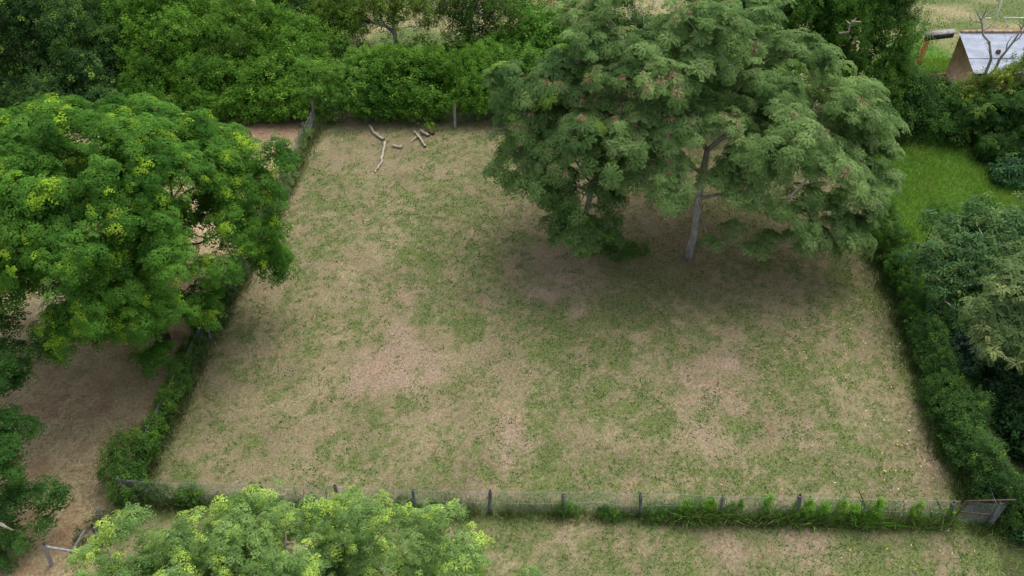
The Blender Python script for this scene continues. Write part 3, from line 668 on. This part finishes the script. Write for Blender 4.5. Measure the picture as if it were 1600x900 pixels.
# ---------------------------------------------------------------- trees of the paddock and yard
PAL_GREY = ((.072,.145,.038), (.225,.335,.110)); PAL_LEFT = ((.034,.108,.014), (.112,.255,.034)); PAL_NEAR = ((.095,.185,.052), (.24,.36,.110))
PAL_HEDGE = ((.032,.095,.011), (.115,.250,.026)); PAL_VINE = ((.030,.080,.016), (.100,.200,.032)); PAL_DARK = ((.020,.058,.014), (.065,.135,.030))
b1 = G(1075,402); 
trunk = [b1-[0,0,.05], b1+[.08,0,1.4], PY(1091,310,b1[1]), PY(1098,272,b1[1]+.3), PY(1105,235,b1[1]+.6)]
pads = dome_pads((8.1,31.0,4.7), (7.0,4.9,6.0), 100, 1.12, zmin=.14, jit=.13, inner=.25, seed=3, gap=.10, rz=.25)
pads = [(a, b, c-max(0, a-7.6)*.42*max(0, (c-4.7)/6), *q) for a, b, c, *q in pads]
for px, py, Yc, r_ in ((1385,235,29.5,.9),(1395,275,29,.7),(1360,200,30,1.1),(1300,315,27.8,.9),(1330,345,27.4,.8),(1260,375,26.8,.7),(1220,330,26.9,.7),(1370,330,28,.7),(1180,385,26.5,.5),(1270,300,27.8,.9),(1350,375,27.2,.45),(1110,375,26.8,.35),(1150,350,26.8,.45)):
    p = PY(px, py, Yc); pads.append((*p, r_, .3, (p[0]-8.7)*.07, -.12, .9))
for px, py, Yc, r in ((1330,250,28.6,1.4),(1370,270,29,1.1),(1345,310,27.6,1.1),(1250,330,27,1.0),(1310,350,27,1.0),(1380,180,30.5,1.2),(1340,140,31.5,1.4),
                      (1290,370,26.8,.7),(1350,350,27.6,.8),(1010,250,28.5,1.1),(980,180,28.6,1.3),(960,100,29.5,1.4),(1130,190,27.6,1.0),(1200,370,26.8,.55),(1265,90,31.5,1.3),(1040,120,28,1.3)):
    p = PY(px, py, Yc); pads.append((*p, r, .35, (p[0]-8.7)*.07, -.12, .9))
def podf(P, Nn):
    m = np.where((P[:,2] > 5.0) & (fbm(P[:,0]*.7, P[:,1]*.7, P[:,2]*.7, 3)+np.where(P[:,0] < 9, .03, -.06)+.008*(P[:,2]-8) > .56) & (rng.random(len(P)) < .32))[0]
    return P[m]+np.array([0,0,.22]), Nn[m]*[.3,.3,1]
big = tree("spreading_tree", "wide grey green umbrella shaped tree with a pale trunk inside the paddock", "tree", trunk, pads, .17, 'feather', .39, 7.6, PAL_GREY, (.17,.24,.09), .08, group=None, pods=podf, thick=.30, sc=.7)
b2 = G(896,389); trunk = [b2-[0,0,.05], b2+[.35,.1,1.2], PY(926,290,b2[1]+.4), PY(936,262,b2[1]+.6)]
pads = dome_pads((2.5,30.4,4.9), (2.6,3.0,4.0), 36, .9, zmin=-.2, jit=.15, inner=.25, seed=8, gap=.1)
for px, py, Yc, r in ((795,120,30.5,1.0),(820,180,29.5,1.0),(800,160,30,.9),(840,240,28.8,.9),(790,210,29.6,.5),(775,265,29.2,.45),(800,280,28.8,.55),(870,300,28.2,.9),(900,340,27.9,.9),(930,360,27.7,.8),(880,350,27.9,.8),(860,270,28.4,.8),(960,310,28.2,.8),(910,375,27.6,.7),(950,370,27.6,.6)):
    p = PY(px, py, Yc); pads.append((*p, r, .4, -.1, -.25, .85))
tree("spreading_tree", "smaller darker tree with low hanging boughs crowded against the umbrella shaped tree", "tree", trunk, pads, .13, 'feather', .39, 9, ((.056,.124,.034), (.170,.265,.080)), (.22,.36,.05), .05, pods=podf, thick=.32, sc=.7)
b3 = G(255,532); trunk = [b3-[0,0,.05], b3+[.05,0,1.5], b3+[-.02,.1,3.2], PY(252,372,b3[1]+.2), PY(245,330,b3[1]+.4)]
pads = dome_pads((-15.2,24.2,4.8), (5.5,4.9,5.0), 190, .86, zmin=-.30, jit=.085, inner=.3, seed=21, gap=.02)
def to_px(p):
    dp = p[1]*math.cos(PITCH)+(H-p[2])*math.sin(PITCH); return 800+F*p[0]/dp, 450-F*(p[1]*math.sin(PITCH)-(H-p[2])*math.cos(PITCH))/dp
kept = []
for q_ in pads:
    u_, v_ = to_px(q_); lowright = (215 < u_ < 430 and v_ > 290) or (225 < u_ < 300 and 335 < v_ < 460); low = v_ > 500
    if (lowright and rng.random() < .36) or (low and rng.random() < .35) or (u_ < 80 and v_ > 470): continue
    kept.append(q_)
pads = kept
for px, py, Yc, r in ((425,235,26,.8),(450,245,26.3,.5),(415,290,25,.7),(430,345,24.6,.5),(432,370,24.4,.4),(400,320,24.8,.7),(330,215,27,1.1),(360,250,26.5,1.0),(340,420,22.5,1.0),(310,470,22,.9),(230,520,20.8,.6),(240,470,21.5,.8),(90,505,19.6,.9),(100,530,19.4,.5),(190,480,20.5,.8),
                      (250,545,21.5,.5),(390,270,25.5,.9),(360,340,24,.8),(230,555,21.3,.5),(30,400,20.5,1.0)):
    p = PY(px, py, Yc); pads.append((*p, r, .35, (p[0]+14.8)*.06, -.15, .9))
tree("spreading_tree", "large dense dark green tree with yellow green shoots over the left yard", "tree", trunk, pads, .24, 'fine', .29, 20, PAL_LEFT, (.30,.46,.035), .12, bark=M_BARKDARK, thick=.34, sc=.8)
b4 = np.array([-5.6, 8.6, 0.]); trunk = [b4, b4+[.1,0,1.2], b4+[0,.1,2.4], b4+[.1,.2,3.0]]
pads = dome_pads((-5.7,9.5,3.7), (4.7,2.9,3.1), 120, .68, zmin=0, jit=.12, inner=.28, seed=5, gap=.10)
for px, py, Yc, r_ in ((690,805,10.6,.45),(725,850,10.0,.45),(650,815,10.8,.5),(600,800,11,.5),(560,815,10.8,.55),(500,800,11.2,.5),(720,885,9.4,.4),(660,860,10,.5),(170,830,10.6,.45),(205,812,10.8,.4),(135,870,10,.4)):
    p = PY(px, py, Yc); pads.append((*p, r_, .25, 0, -.1, 1))
tree("young_tree", "bright pale green tree rising at the bottom edge outside the front fence", "tree", trunk, pads, .13, 'fine', .20, 36, PAL_NEAR, (.42,.56,.10), .16, thick=.4, sc=1.1)
b5 = np.array([.6, 6.6, 0.]); q = PY(832,893,9.3); pads = [(q[0]+dx, 9.3+dy, q[2]+dz, r, .25, 0, .1, 1) for dx, dy, dz, r in ((0,0,-.1,.3),(-.35,-.3,-.2,.35),(.4,-.5,-.4,.35),(.0,-.9,-.5,.5),(-.5,-1.1,-.5,.5))]
tree("young_tree", "pale green treetop just poking over the bottom edge beside the brighter tree", "tree", [b5, b5+[-.1,.8,2.4], b5+[-.1,1.6,q[2]-1.3]], pads, .06, 'fine', .22, 24, PAL_NEAR, (.34,.46,.08), .15, thick=.4)
b6 = G(-110, 720); pads = []
for px, py, Yc, r in ((32,595,18,.38),(-5,580,18,.6),(60,545,19,.4),(15,545,19,.5),(45,665,16.6,.42),(5,650,16.6,.5),(15,720,15.5,.55),(70,765,15,.5),(15,770,15,.55),(70,810,14.5,.4),(15,840,14,.5),(-30,700,15.5,1.1),(-50,600,17,1.2),(-60,800,14.5,1.1),(5,500,20,.5),(5,690,16,.4),(-15,870,13.6,.5)):
    p = PY(px, py, Yc); pads.append((*p, r, .3, .1, -.1, .9))
tree("spreading_tree", "dark tree whose boughs reach in over the brown yard from the left edge", "tree", [b6, b6+[0,0,1.4], b6+[.2,-.3,2.4]], pads, .17, 'fine', .29, 20, ((.024,.078,.015), (.080,.185,.035)), (.13,.26,.05), .08, bark=M_BARKDARK, thick=.3,
     dead=[[[PY(0,818,14), PY(10,824,14), PY(22,829,14)]]])

# ---------------------------------------------------------------- thicket behind the paddock
def LP(px, py, Y_, rx, ry, rz):
    p = PY(px, py, Y_); return (p[0], p[1], max(p[2], rz*.35), rx, ry, rz)
HG = "shrubs of the thicket behind the paddock"
front = [
 (((-60,150),(15,150)), "dark shrub at the far left end of the thicket", PAL_DARK, 'small'),
 (((90,148),(160,146)), "dark green shrub behind the spreading left yard tree", PAL_DARK, 'lush'),
 (((235,148),(300,146)), "thicket shrub showing just right of the left yard tree top", PAL_HEDGE, 'small'),
 (((360,146),(425,144)), "leafy shrub with pale stems above the bare reddish soil", PAL_HEDGE, 'lush'),
 (((480,143),(540,140)), "shrub overhanging the far end of the vine covered fence", PAL_HEDGE, 'small'),
 (((600,140),(655,140)), "low shrub directly behind the fallen branches", PAL_HEDGE, 'lush'),
 (((736,136),(775,138)), "shrub surrounding the grey post of the rear fence", PAL_HEDGE, 'small'),
 (((820,138),(880,138)), "shrub between the rear fence post and the umbrella shaped tree", PAL_HEDGE, 'lush'),
 (((950,140),(1020,140),(1090,140)), "thicket shrub hidden behind the umbrella shaped tree", PAL_DARK, 'small')]
for k, (pts, lab, pal, tp) in enumerate(front):
    L = []
    for px, py in pts:
        L.append(LP(px+rng.uniform(-30,30), py-12+rng.uniform(-15,10), 42.7+rng.uniform(-.3,.5), 1.2, 1.0, 1.5))
        L.append(LP(px+rng.uniform(-8,8), py, 42.2+rng.uniform(-.1,.5), 1.5, 1.4, 1.75)); L.append(LP(px+rng.uniform(10,30), py-22, 43.6, 1.3, 1.3, 1.5)); L.append(LP(px+rng.uniform(-10,10), py+14, 40.9, .9, .6, .85)); L.append(LP(px+28+rng.uniform(-8,8), py+20, 40.8, .85, .5, .75)); [L.append(LP(px+d_+rng.uniform(-6,6), py+rng.uniform(28,40), 40.5, .62, .4, .55)) for d_ in (-22, 0, 22, 44)]
    bush("thicket_shrub", lab, "shrub", L, tp, .34 if tp == 'lush' else .30, 24, pal, (.22,.36,.05), .07, group=HG, stems=12, bark=M_BARKPALE if k in (3,4) else M_BARKDARK, mat=M_GLOSS if k % 3 == 1 else M_LEAF, bright=(-.1 if k < 2 else .08), namp=.5, rstem=.028)
rear = [
 (((-40,60),(40,70)), 46.0, 2.4, 3.0, "tall nearly black shrub in the top left corner", PAL_DARK, -.15, 'lush'),
 (((120,60),(165,75)), 45.5, 2.0, 2.8, "deep green shrub with feathery boughs near the top left corner", PAL_DARK, .1, 'small'),
 (((215,70),(270,55)), 46.0, 2.0, 2.9, "bright tall shrub topping the thicket above the left yard tree", PAL_HEDGE, .2, 'lush'),
 (((330,62),(385,58)), 46.2, 2.0, 2.6, "rounded yellow green shrub in the middle of the left thicket", ((.035,.095,.012),(.12,.25,.03)), .15, 'small'),
 (((440,72),(490,82)), 45.8, 1.8, 2.2, "broad green shrub left of the slender tree trunk", PAL_HEDGE, .15, 'lush'),
 (((550,106),(600,110)), 45.3, 1.5, 1.4, "low shrub in front of the slender tree trunk", PAL_DARK, .3, 'small'),
 (((665,108),(725,106)), 45.3, 1.6, 1.4, "low shrub below the gap that shows the dry field", PAL_HEDGE, 0, 'lush'),
 (((795,92),(850,75)), 45.5, 1.8, 2.2, "bright green shrub touching the left edge of the umbrella shaped tree", ((.03,.09,.01),(.11,.25,.03)), .15, 'lush'),
 (((930,80),(1000,80),(1080,80)), 46.5, 2.0, 2.4, "rear thicket shrub showing through the umbrella shaped crown", PAL_DARK, 0, 'small')]
for pts, Yr, rr_, rz_, lab, pal, br, tp in rear:
    L = []
    for px, py in pts: L.append(LP(px, py, Yr, rr_, rr_, rz_)); L.append(LP(px+rng.uniform(-40,40), py+rng.uniform(-12,25), Yr-rng.uniform(0,1.2), rr_*.6, rr_*.6, rz_*.75)); L.append(LP(px+rng.uniform(-25,25), py+18, Yr-1.6, rr_*.7, rr_*.6, rz_*.7))
    bush("thicket_shrub", lab, "shrub", L, tp, .36, 20, pal, (.22,.36,.05), .07, group=HG, stems=8, bright=br, namp=.5)
far = [
 (((20,5),(100,10)), 50.0, 2.6, 3.4, "dark treelike shrub cut off by the top left corner", PAL_DARK, -.1, 'small'),
 (((200,15),(265,5)), 50.5, 2.4, 3.2, "tall shrub at the top edge above the brightest thicket", PAL_HEDGE, .05, 'lush'),
 (((345,16),(410,22)), 50.5, 2.0, 2.3, "yellow green shrub at the top edge before the pale field", ((.045,.10,.012),(.14,.25,.03)), .1, 'small'),
 (((470,12),(515,35)), 50.0, 1.7, 2.6, "dark shrub leaning on the slender tree at the top edge", PAL_DARK, .25, 'lush')]
for pts, Yr, rr_, rz_, lab, pal, br, tp in far:
    L = [LP(px, py, Yr, rr_, rr_, rz_) for px, py in pts]
    bush("thicket_shrub", lab, "shrub", L, tp, .42, 15, pal, (.22,.36,.05), .05, group=HG, stems=6, bright=br, namp=.5)
# slender trees behind the thicket
def smalltree(pxb, Yb, tr, plist, lab, pal, tip, r=.14, tpl='small', size=.36, dens=34, name="slender_tree", bark=M_BARKPALE):
    b = PY(pxb, 60, Yb); b = np.array([b[0], Yb, 0.]); T = [b]+[PY(a, c2, Yb+.1) for a, c2 in tr]
    pads = [(*PY(a, c2, Yy), rr_, .5, 0, -.1, .9) for a, c2, Yy, rr_ in plist]
    tree(name, lab, "tree", T, pads, r, tpl, size, dens, pal, tip, .12, bark=bark, thick=.5, leafvar=.2)
smalltree(623, 47.5, [(620,72),(616,50),(614,28),(610,8)], [(560,10,48,1.4),(600,-5,48,1.6),(640,5,48,1.4),(670,18,48,1.1),(560,38,47,1.1),(575,-20,48,2),(640,-25,48,2),(665,40,47.5,.6),(535,25,48,1.2),(600,25,48.6,1.0),(520,5,48,1.2)],
          "slender tree with a visible grey trunk before the dry field", ((.05,.10,.012),(.15,.25,.03)), (.26,.36,.05))
smalltree(735, 46.8, [(735,85),(733,50),(738,20)], [(705,15,47,1.2),(745,5,47,1.4),(780,20,47,1.3),(720,45,46.5,1.2),(760,55,46.3,1.2),(735,78,46,1.0),(800,-5,47.5,1.4),(700,-10,47.5,1.2),(750,-25,47,2),(735,30,47,1.3),(770,85,45.9,.8)],
          "dense dark tree standing right of the gap to the dry field", ((.02,.062,.010),(.075,.165,.022)), (.2,.33,.05))
smalltree(835, 50, [(835,60),(836,30)], [(820,15,50,1.3),(860,5,50,1.5),(850,40,49,1.0),(900,10,50,1.5),(880,30,49.5,1.2)], "thin yellow green tree at the top edge left of the umbrella shaped crown", ((.06,.11,.014),(.17,.24,.035)), (.28,.34,.06))

# ---------------------------------------------------------------- vine covered trees, top right
VP = ((.022,.070,.010), (.095,.215,.026))
bush("vine_covered_tree", "dark vine draped tree with a bare white branch above the umbrella shaped crown", "tree", [LP(1195,20,42,2.3,2,4.0), LP(1180,80,41,1.7,1.5,2.6), LP(1245,40,41.5,2.0,1.9,3.6), LP(1235,110,40.5,1.5,1.3,2.2), LP(1165,-10,43,2.2,2,4)],
     'small', .34, 26, VP, (.17,.28,.03), .10, mat=M_GLOSS, stems=9, namp=.55, sc=.9, crown="crown", stemname="trunk", rstem=.12,
     dead=[[[PY(1188,48,38.2), PY(1196,36,38.2), PY(1203,18,38.2)], [PY(1203,20,38.2), PY(1209,36,38.2)]]])
bush("vine_covered_tree", "towering vine curtained tree left of the open timber frame", "tree", [LP(1345,10,42,2.3,2,4.2), LP(1320,70,41,2.0,1.7,3.2), LP(1375,60,41.2,1.9,1.7,3.4), LP(1365,130,40.3,1.5,1.3,2.4), LP(1383,100,41,1.05,1.1,2.5), LP(1330,-25,42.5,2.4,2,4)],
     'small', .34, 26, VP, (.17,.28,.03), .10, mat=M_GLOSS, stems=9, namp=.55, sc=.9, stemname="trunk", rstem=.12,
     dead=[[[PY(1311,52,38), PY(1326,50,38), PY(1328,38,38), PY(1338,28,38)], [PY(1328,38,38), PY(1322,32,38)], [PY(1330,34,38), PY(1345,34,38)]]])
bush("vine_covered_tree", "narrow dark vine clad tree between the two taller draped trees", "tree", [LP(1290,10,43.5,1.6,1.6,4.2), LP(1288,90,42.5,1.5,1.4,2.6)], 'small', .36, 20, ((.010,.036,.007),(.04,.10,.014)), None, 0, mat=M_GLOSS, stems=6, namp=.5, stemname="trunk", rstem=.1)
bush("leafy_shrub", "low shrub at the foot of the vine curtained tree by the lush strip", "shrub", [LP(1410,150,40.5,1.3,1.2,1.3), LP(1395,195,39,1.3,1.1,1.1), LP(1345,210,38.2,1.5,1.1,1.0)], 'lush', .34, 24, PAL_DARK, (.15,.3,.04), .08, stems=8, namp=.45)
# ---------------------------------------------------------------- bushes by the house
bush("leafy_shrub", "dark green rounded shrub in front of the low brick wall", "shrub", [LP(1470,170,40.5,1.5,1.3,1.5), LP(1455,225,38.8,1.2,1.0,1.0), LP(1500,210,39.2,1.4,1.1,1.2), LP(1480,158,41.5,1.0,.9,1.0)], 'lush', .34, 25, ((.02,.065,.012),(.07,.16,.028)), (.16,.3,.04), .1, stems=8, namp=.45)
bush("flowering_bush", "bush dotted with yellow flowers in front of the tin roof", "shrub", [LP(1515,152,40.6,1.3,1.1,1.1), LP(1560,142,40.4,1.4,1.2,1.3), LP(1615,122,40.4,1.3,1.3,1.6)], 'small', .30, 26, ((.05,.10,.014),(.14,.22,.03)), (.30,.36,.05), .15, stems=7, namp=.45, pods=(.08, (.55,.48,.06), .16), sc=.9)
bush("leafy_shrub", "deep green bush below the yellow flowering bush at the right edge", "shrub", [LP(1545,205,38.6,1.6,1.3,1.6), LP(1600,190,38.6,1.6,1.4,1.8), LP(1560,250,37,1.4,1.0,1.0), LP(1620,245,37,1.4,1.2,1.4)], 'frond', .36, 20, ((.02,.06,.012),(.075,.16,.03)), (.2,.3,.05), .08, stems=8, namp=.45)
bush("leafy_shrub", "dark bush with broad bright leaves at the right edge of the lush strip", "shrub", [LP(1575,300,34.6,1.4,1.0,.9), LP(1620,290,34.4,1.3,1.1,1.3), LP(1555,285,35.2,.7,.6,.6)], 'whorl', .42, 16, ((.014,.048,.018),(.06,.15,.045)), (.14,.3,.06), .15, mat=M_GLOSS, stems=6, namp=.4)
# ---------------------------------------------------------------- trees of the right edge
def rtree(bpx, bpy, plist, lab, pal, tip, tf, size, dens, tpl='whorl', r=.16, th=.35, name="broadleaf_tree", hb=2.2):
    b = G(bpx, bpy); pads = [(*PY(a, c2, Yy), rr_, .45, -.15, -.25, .85) for a, c2, Yy, rr_ in plist]
    tree(name, lab, "tree", [b, b+[0,0,hb*.5], b+[.05,.1,hb]], pads, r, tpl, size, dens, pal, tip, tf, mat=M_GLOSS, thick=th, leafvar=.2, sc=.8, flat=.95)
rtree(1600, 640, [(1500,365,26,1.2),(1545,350,26,1.2),(1595,350,26,1.4),(1470,390,25.2,.9),(1510,410,24.6,1.1),(1560,410,24.6,1.2),(1610,400,24.4,1.3),(1465,430,24.4,.8),(1500,455,23.8,.9),(1545,460,23.6,1.0),(1480,490,23.4,.7),(1530,390,25,1.2),(1580,375,25.5,1.3),(1640,370,25.5,1.4),(1450,395,25.4,.6)],
      "grey green tree with drooping leaf whorls bulging over the right fence", ((.028,.078,.024),(.090,.168,.048)), (.15,.21,.06), .12, .40, 26, hb=3.2)
rtree(1665, 760, [(1590,450,21.6,.9),(1555,480,21.3,.8),(1605,490,21,1.0),(1575,520,20.6,.8),(1620,430,22,1.0),(1640,500,20.8,1.1),(1610,540,20.2,.8),(1545,505,21,.6)],
      "paler olive tree with feathery leaves at the right edge in front of the whorled tree", ((.055,.105,.034),(.145,.205,.065)), (.22,.26,.09), .12, .40, 18, 'frond', hb=4)
rtree(1600, 700, [(1480,540,22.6,.8),(1510,570,22,.9),(1550,560,21.8,1.0),(1500,520,22.9,.8),(1550,600,21.2,.9),(1590,590,21,1.0),(1480,575,22,.6),(1530,540,22.3,.8),(1625,600,21,1.1),(1600,640,20.3,.9)],
      "dark blue green tree low against the right fence under the whorled tree", ((.014,.044,.024),(.045,.092,.052)), (.06,.12,.06), .08, .38, 17, 'whorl', hb=1.6)
bush("leafy_shrub", "almost black shrub behind the vines of the right fence", "shrub", [LP(1560,650,20.3,1.3,1.2,1.0), LP(1610,700,19,1.5,1.3,1.2), LP(1590,750,18,1.1,1.0,.9), LP(1640,640,20.5,1.5,1.3,1.5)], 'lush', .32, 28, ((.012,.036,.012),(.035,.085,.026)), None, 0, stems=8, namp=.45)
bush("leafy_shrub", "sapling with bright yellow green shoots in the bottom right corner", "shrub", [LP(1590,850,15.6,.8,.8,.8), LP(1575,880,15,.6,.6,.6), LP(1572,835,16.2,.6,.6,.6), LP(1555,900,14.6,.5,.5,.5), LP(1620,820,16.2,.9,.8,1.0), LP(1600,890,14.6,.8,.6,.8)], 'whorl', .30, 34, ((.02,.065,.02),(.06,.15,.045)), (.22,.40,.05), .14, mat=M_GLOSS, stems=5, namp=.45)

# ---------------------------------------------------------------- vines and weeds on the fences
def vine(name, lab, cat, path, w, h, tpl='small', size=.22, dens=46, pal=PAL_VINE, tip=(.17,.32,.04), tf=.1, group=None, n=None, jitter_=.12, br=0, stems=5):
    path = np.array(path, float); s = np.concatenate([[0], np.cumsum(np.linalg.norm(np.diff(path[:, :2], axis=0), axis=1))]); m = n or max(2, int(s[-1]/.36)); L = []
    for u in np.linspace(0, s[-1], m):
        hh_ = h*rng.uniform(.7, 1.15); ww = w*rng.uniform(.75, 1.3)
        L.append((np.interp(u, s, path[:,0])+rng.normal(0, jitter_), np.interp(u, s, path[:,1])+rng.normal(0, jitter_), hh_*.42, ww, ww, hh_*.62))
    return bush(name, lab, cat, L, tpl, size, dens, pal, tip, tf, group=group, stems=stems, namp=.5, sc=1.2, bright=br, crown="leaves", rstem=.015)
GL = "vine clumps on the left fence"; GR = "vine clumps on the right fence"
vl = lambda *a: [G(*p) for p in a]
vine("climbing_vine", "largest vine mound swallowing the near left fence corner", "vine", vl((190,778),(215,740),(228,715)), .55, 1.6, group=GL, br=.05)
vine("climbing_vine", "narrow vine clump next up the left fence from the corner mound", "vine", vl((236,712),(270,640)), .30, 1.25, group=GL)
vine("climbing_vine", "vine clump round the leaning grey post by the brown yard", "vine", vl((268,635),(292,590)), .30, 1.25, group=GL, br=.1)
vine("climbing_vine", "dark vine clump beside the trunk of the left yard tree", "vine", vl((300,570),(325,525),(345,490)), .34, 1.25, group=GL, pal=PAL_DARK)
vine("climbing_vine", "grey green vine on the fence under the drooping right side of the left yard tree", "vine", vl((352,485),(372,450),(400,395),(425,345)), .30, 1.1, group=GL, pal=((.035,.07,.025),(.10,.15,.06)), dens=34)
vine("climbing_vine", "pale sparse weeds along the far stretch of the left fence", "vine", vl((428,340),(455,280),(482,225)), .30, .95, group=GL, pal=((.07,.11,.04),(.17,.22,.09)), dens=26)
vine("climbing_vine", "vine hanging on the front fence right of the corner mound", "vine", vl((235,784),(265,785),(290,786)), .26, 1.15, pal=((.05,.09,.03),(.12,.18,.07)), dens=24)
vine("climbing_vine", "leafy clump with tiny white flowers on the front fence above the pale treetop", "vine", vl((290,786),(318,787)), .28, 1.1, br=.1)
vine("climbing_vine", "vines at the far end of the right fence below the umbrella shaped tree", "vine", vl((1362,340),(1400,438)), 0.52, 1.45, group=GR, br=.1)
vine("climbing_vine", "bright green vine tangle on the right fence beside the lush strip", "vine", vl((1402,440),(1430,512)), 0.50, 1.4, group=GR, br=.1, pal=((.03,.09,.014),(.09,.20,.035)))
vine("climbing_vine", "vine clump on the right fence below the grey green whorled tree", "vine", vl((1432,515),(1462,598)), 0.53, 1.45, group=GR, pal=((.022,.065,.016),(.075,.155,.034)))
vine("climbing_vine", "dark vine clump on the right fence beside the blue green tree", "vine", vl((1462,600),(1494,680)), 0.54, 1.5, group=GR, pal=PAL_DARK, br=.15)
vine("climbing_vine", "vines on the right fence beside the almost black shrub", "vine", vl((1494,680),(1540,790)), 0.60, 1.5, group=GR, br=.0, pal=((.022,.062,.016),(.065,.135,.034)))
vine("climbing_vine", "vines tumbling over the corner behind the rusty mesh gate", "vine", vl((1545,785),(1570,810)), .65, 1.1, group=GR, pal=PAL_DARK, br=.1)
FGp = "leafy climbers growing up the front fence"
for a, b, h_, br_, dn, lab in ((1070,1098,.95,.15,40,"first bright climber of the dense green stretch of the front fence"),(1102,1142,1.0,.25,52,"densest bright climber on the front fence with dark leaves below"),(1155,1190,.85,.1,40,"low climber between the two thickest clumps on the front fence"),
                       (1196,1236,1.1,.3,44,"tall shooting climber left of the thickest post of the front fence"),(1256,1310,.95,.25,44,"yellow green climber right of the thickest post of the front fence"),(1325,1360,.75,.2,36,"small climber in the thinner stretch of the front fence"),
                       (1362,1412,1.1,.3,44,"broad climber topped with wisps towards the gate end of the front fence"),(1425,1470,.75,.1,34,"last low climber of the front fence before the rusty gate")):
    y_ = np.interp([a, b], [1000,1246,1483], [806,812,818]); vine("climbing_vine", lab, "vine", vl((a,y_[0]),(b,y_[1])), .13, h_*1.25, 'small', .15, dn+40, ((.045,.12,.016),(.15,.33,.040)), (.30,.46,.06), .2, group=FGp, br=br_, jitter_=.05)
for a, h_, w_, lab in ((350,.5,.25,"small weed on the front fence left of its leftmost post"),(432,.55,.3,"weed tuft right of the leftmost post of the front fence"),(540,.45,.25,"dark weed at the foot of the second post of the front fence"),(632,.75,.25,"leafy weed climbing beside the third post of the front fence"),
                    (678,.6,.2,"little weed on the mesh right of the third post of the front fence"),(882,.7,.28,"green weed wrapped round the post in the middle of the front fence"),(948,.5,.4,"low bushy weed left of the post near the start of the climbers"),(1020,.5,.35,"low weed right of the post near the start of the climbers"),(1047,.5,.3,"low weed just before the first bright climber")):
    y_ = np.interp(a, [200,765,1483], [784,801,818]); g_ = G(a, y_)
    bush("fence_weed", lab, "weed", [(g_[0],g_[1],h_*.35,w_,w_*.8,h_*.6),(g_[0]+.3,g_[1]-.03,h_*.25,w_*.8,w_*.6,h_*.4)], 'small', .15, 60, ((.03,.09,.014),(.10,.22,.035)), (.2,.34,.05), .1, stems=3, group="weeds along the foot of the front fence", crown="leaves", rstem=.008, sc=1.5)
gq = G(962,392); bush("weed_patch", "patch of low green weeds under the low hanging boughs of the darker paddock tree", "weed", [(gq[0]+dx,gq[1]+dy,.15,.55,.5,.3) for dx,dy in ((-.8,.1),(-.2,.2),(.4,0),(.9,-.2),(.2,-.4))], 'small', .17, 50, ((.03,.10,.015),(.10,.24,.035)), None, 0, stems=4, crown="leaves", rstem=.008)
for (a, b, h_, lab) in ((652,168,.9,"yellow green sprout in front of the rear fence behind the fallen branches"),(674,200,.4,"small bright weed just above the reddish fallen log")):
    g_ = G(a, 196) if h_ > .5 else G(a, b+4); bush("fence_weed", lab, "weed", [(g_[0],g_[1],h_*.5,.3,.25,h_*.6)], 'small', .2, 50, ((.06,.13,.02),(.18,.30,.04)), (.3,.42,.06), .2, stems=3, crown="leaves", rstem=.01)
g_ = G(148,840); bush("fence_weed", "scrubby weeds growing round the broken wooden rail fence", "weed", [(g_[0],g_[1],.2,.5,.5,.45),(g_[0]+.6,g_[1]+.5,.2,.5,.5,.4),(g_[0]+.9,g_[1]+1.1,.2,.5,.4,.4)], 'small', .18, 34, ((.03,.07,.015),(.09,.14,.04)), None, 0, stems=5, crown="leaves", rstem=.01)

bush("leafy_shrub", "dark undergrowth shrub between the vine covered right fence and the dark blue green tree", "shrub", [LP(1520,640,22,.9,.9,.8), LP(1545,700,20.4,.9,.9,.9), LP(1560,755,19,.8,.8,.8), LP(1500,600,23,.8,.8,.7)], 'lush', .28, 34, ((.018,.05,.014),(.05,.11,.03)), None, 0, stems=5, namp=.45)
bush("leafy_shrub", "dark green bush rising over the rusty mesh gate at the right edge", "shrub", [LP(1590,800,17.2,.9,.8,.9), LP(1630,780,17.4,1,1,1.1)], 'lush', .28, 34, ((.018,.055,.014),(.06,.14,.03)), (.16,.3,.04), .06, stems=5, namp=.45)
bush("leafy_shrub", "low green shrub on the lush strip above the grey green whorled tree", "shrub", [LP(1470,340,28.6,.6,.6,.5), LP(1530,330,29.4,.7,.6,.6)], 'lush', .28, 30, ((.03,.09,.014),(.08,.18,.03)), None, 0, stems=4, namp=.45)
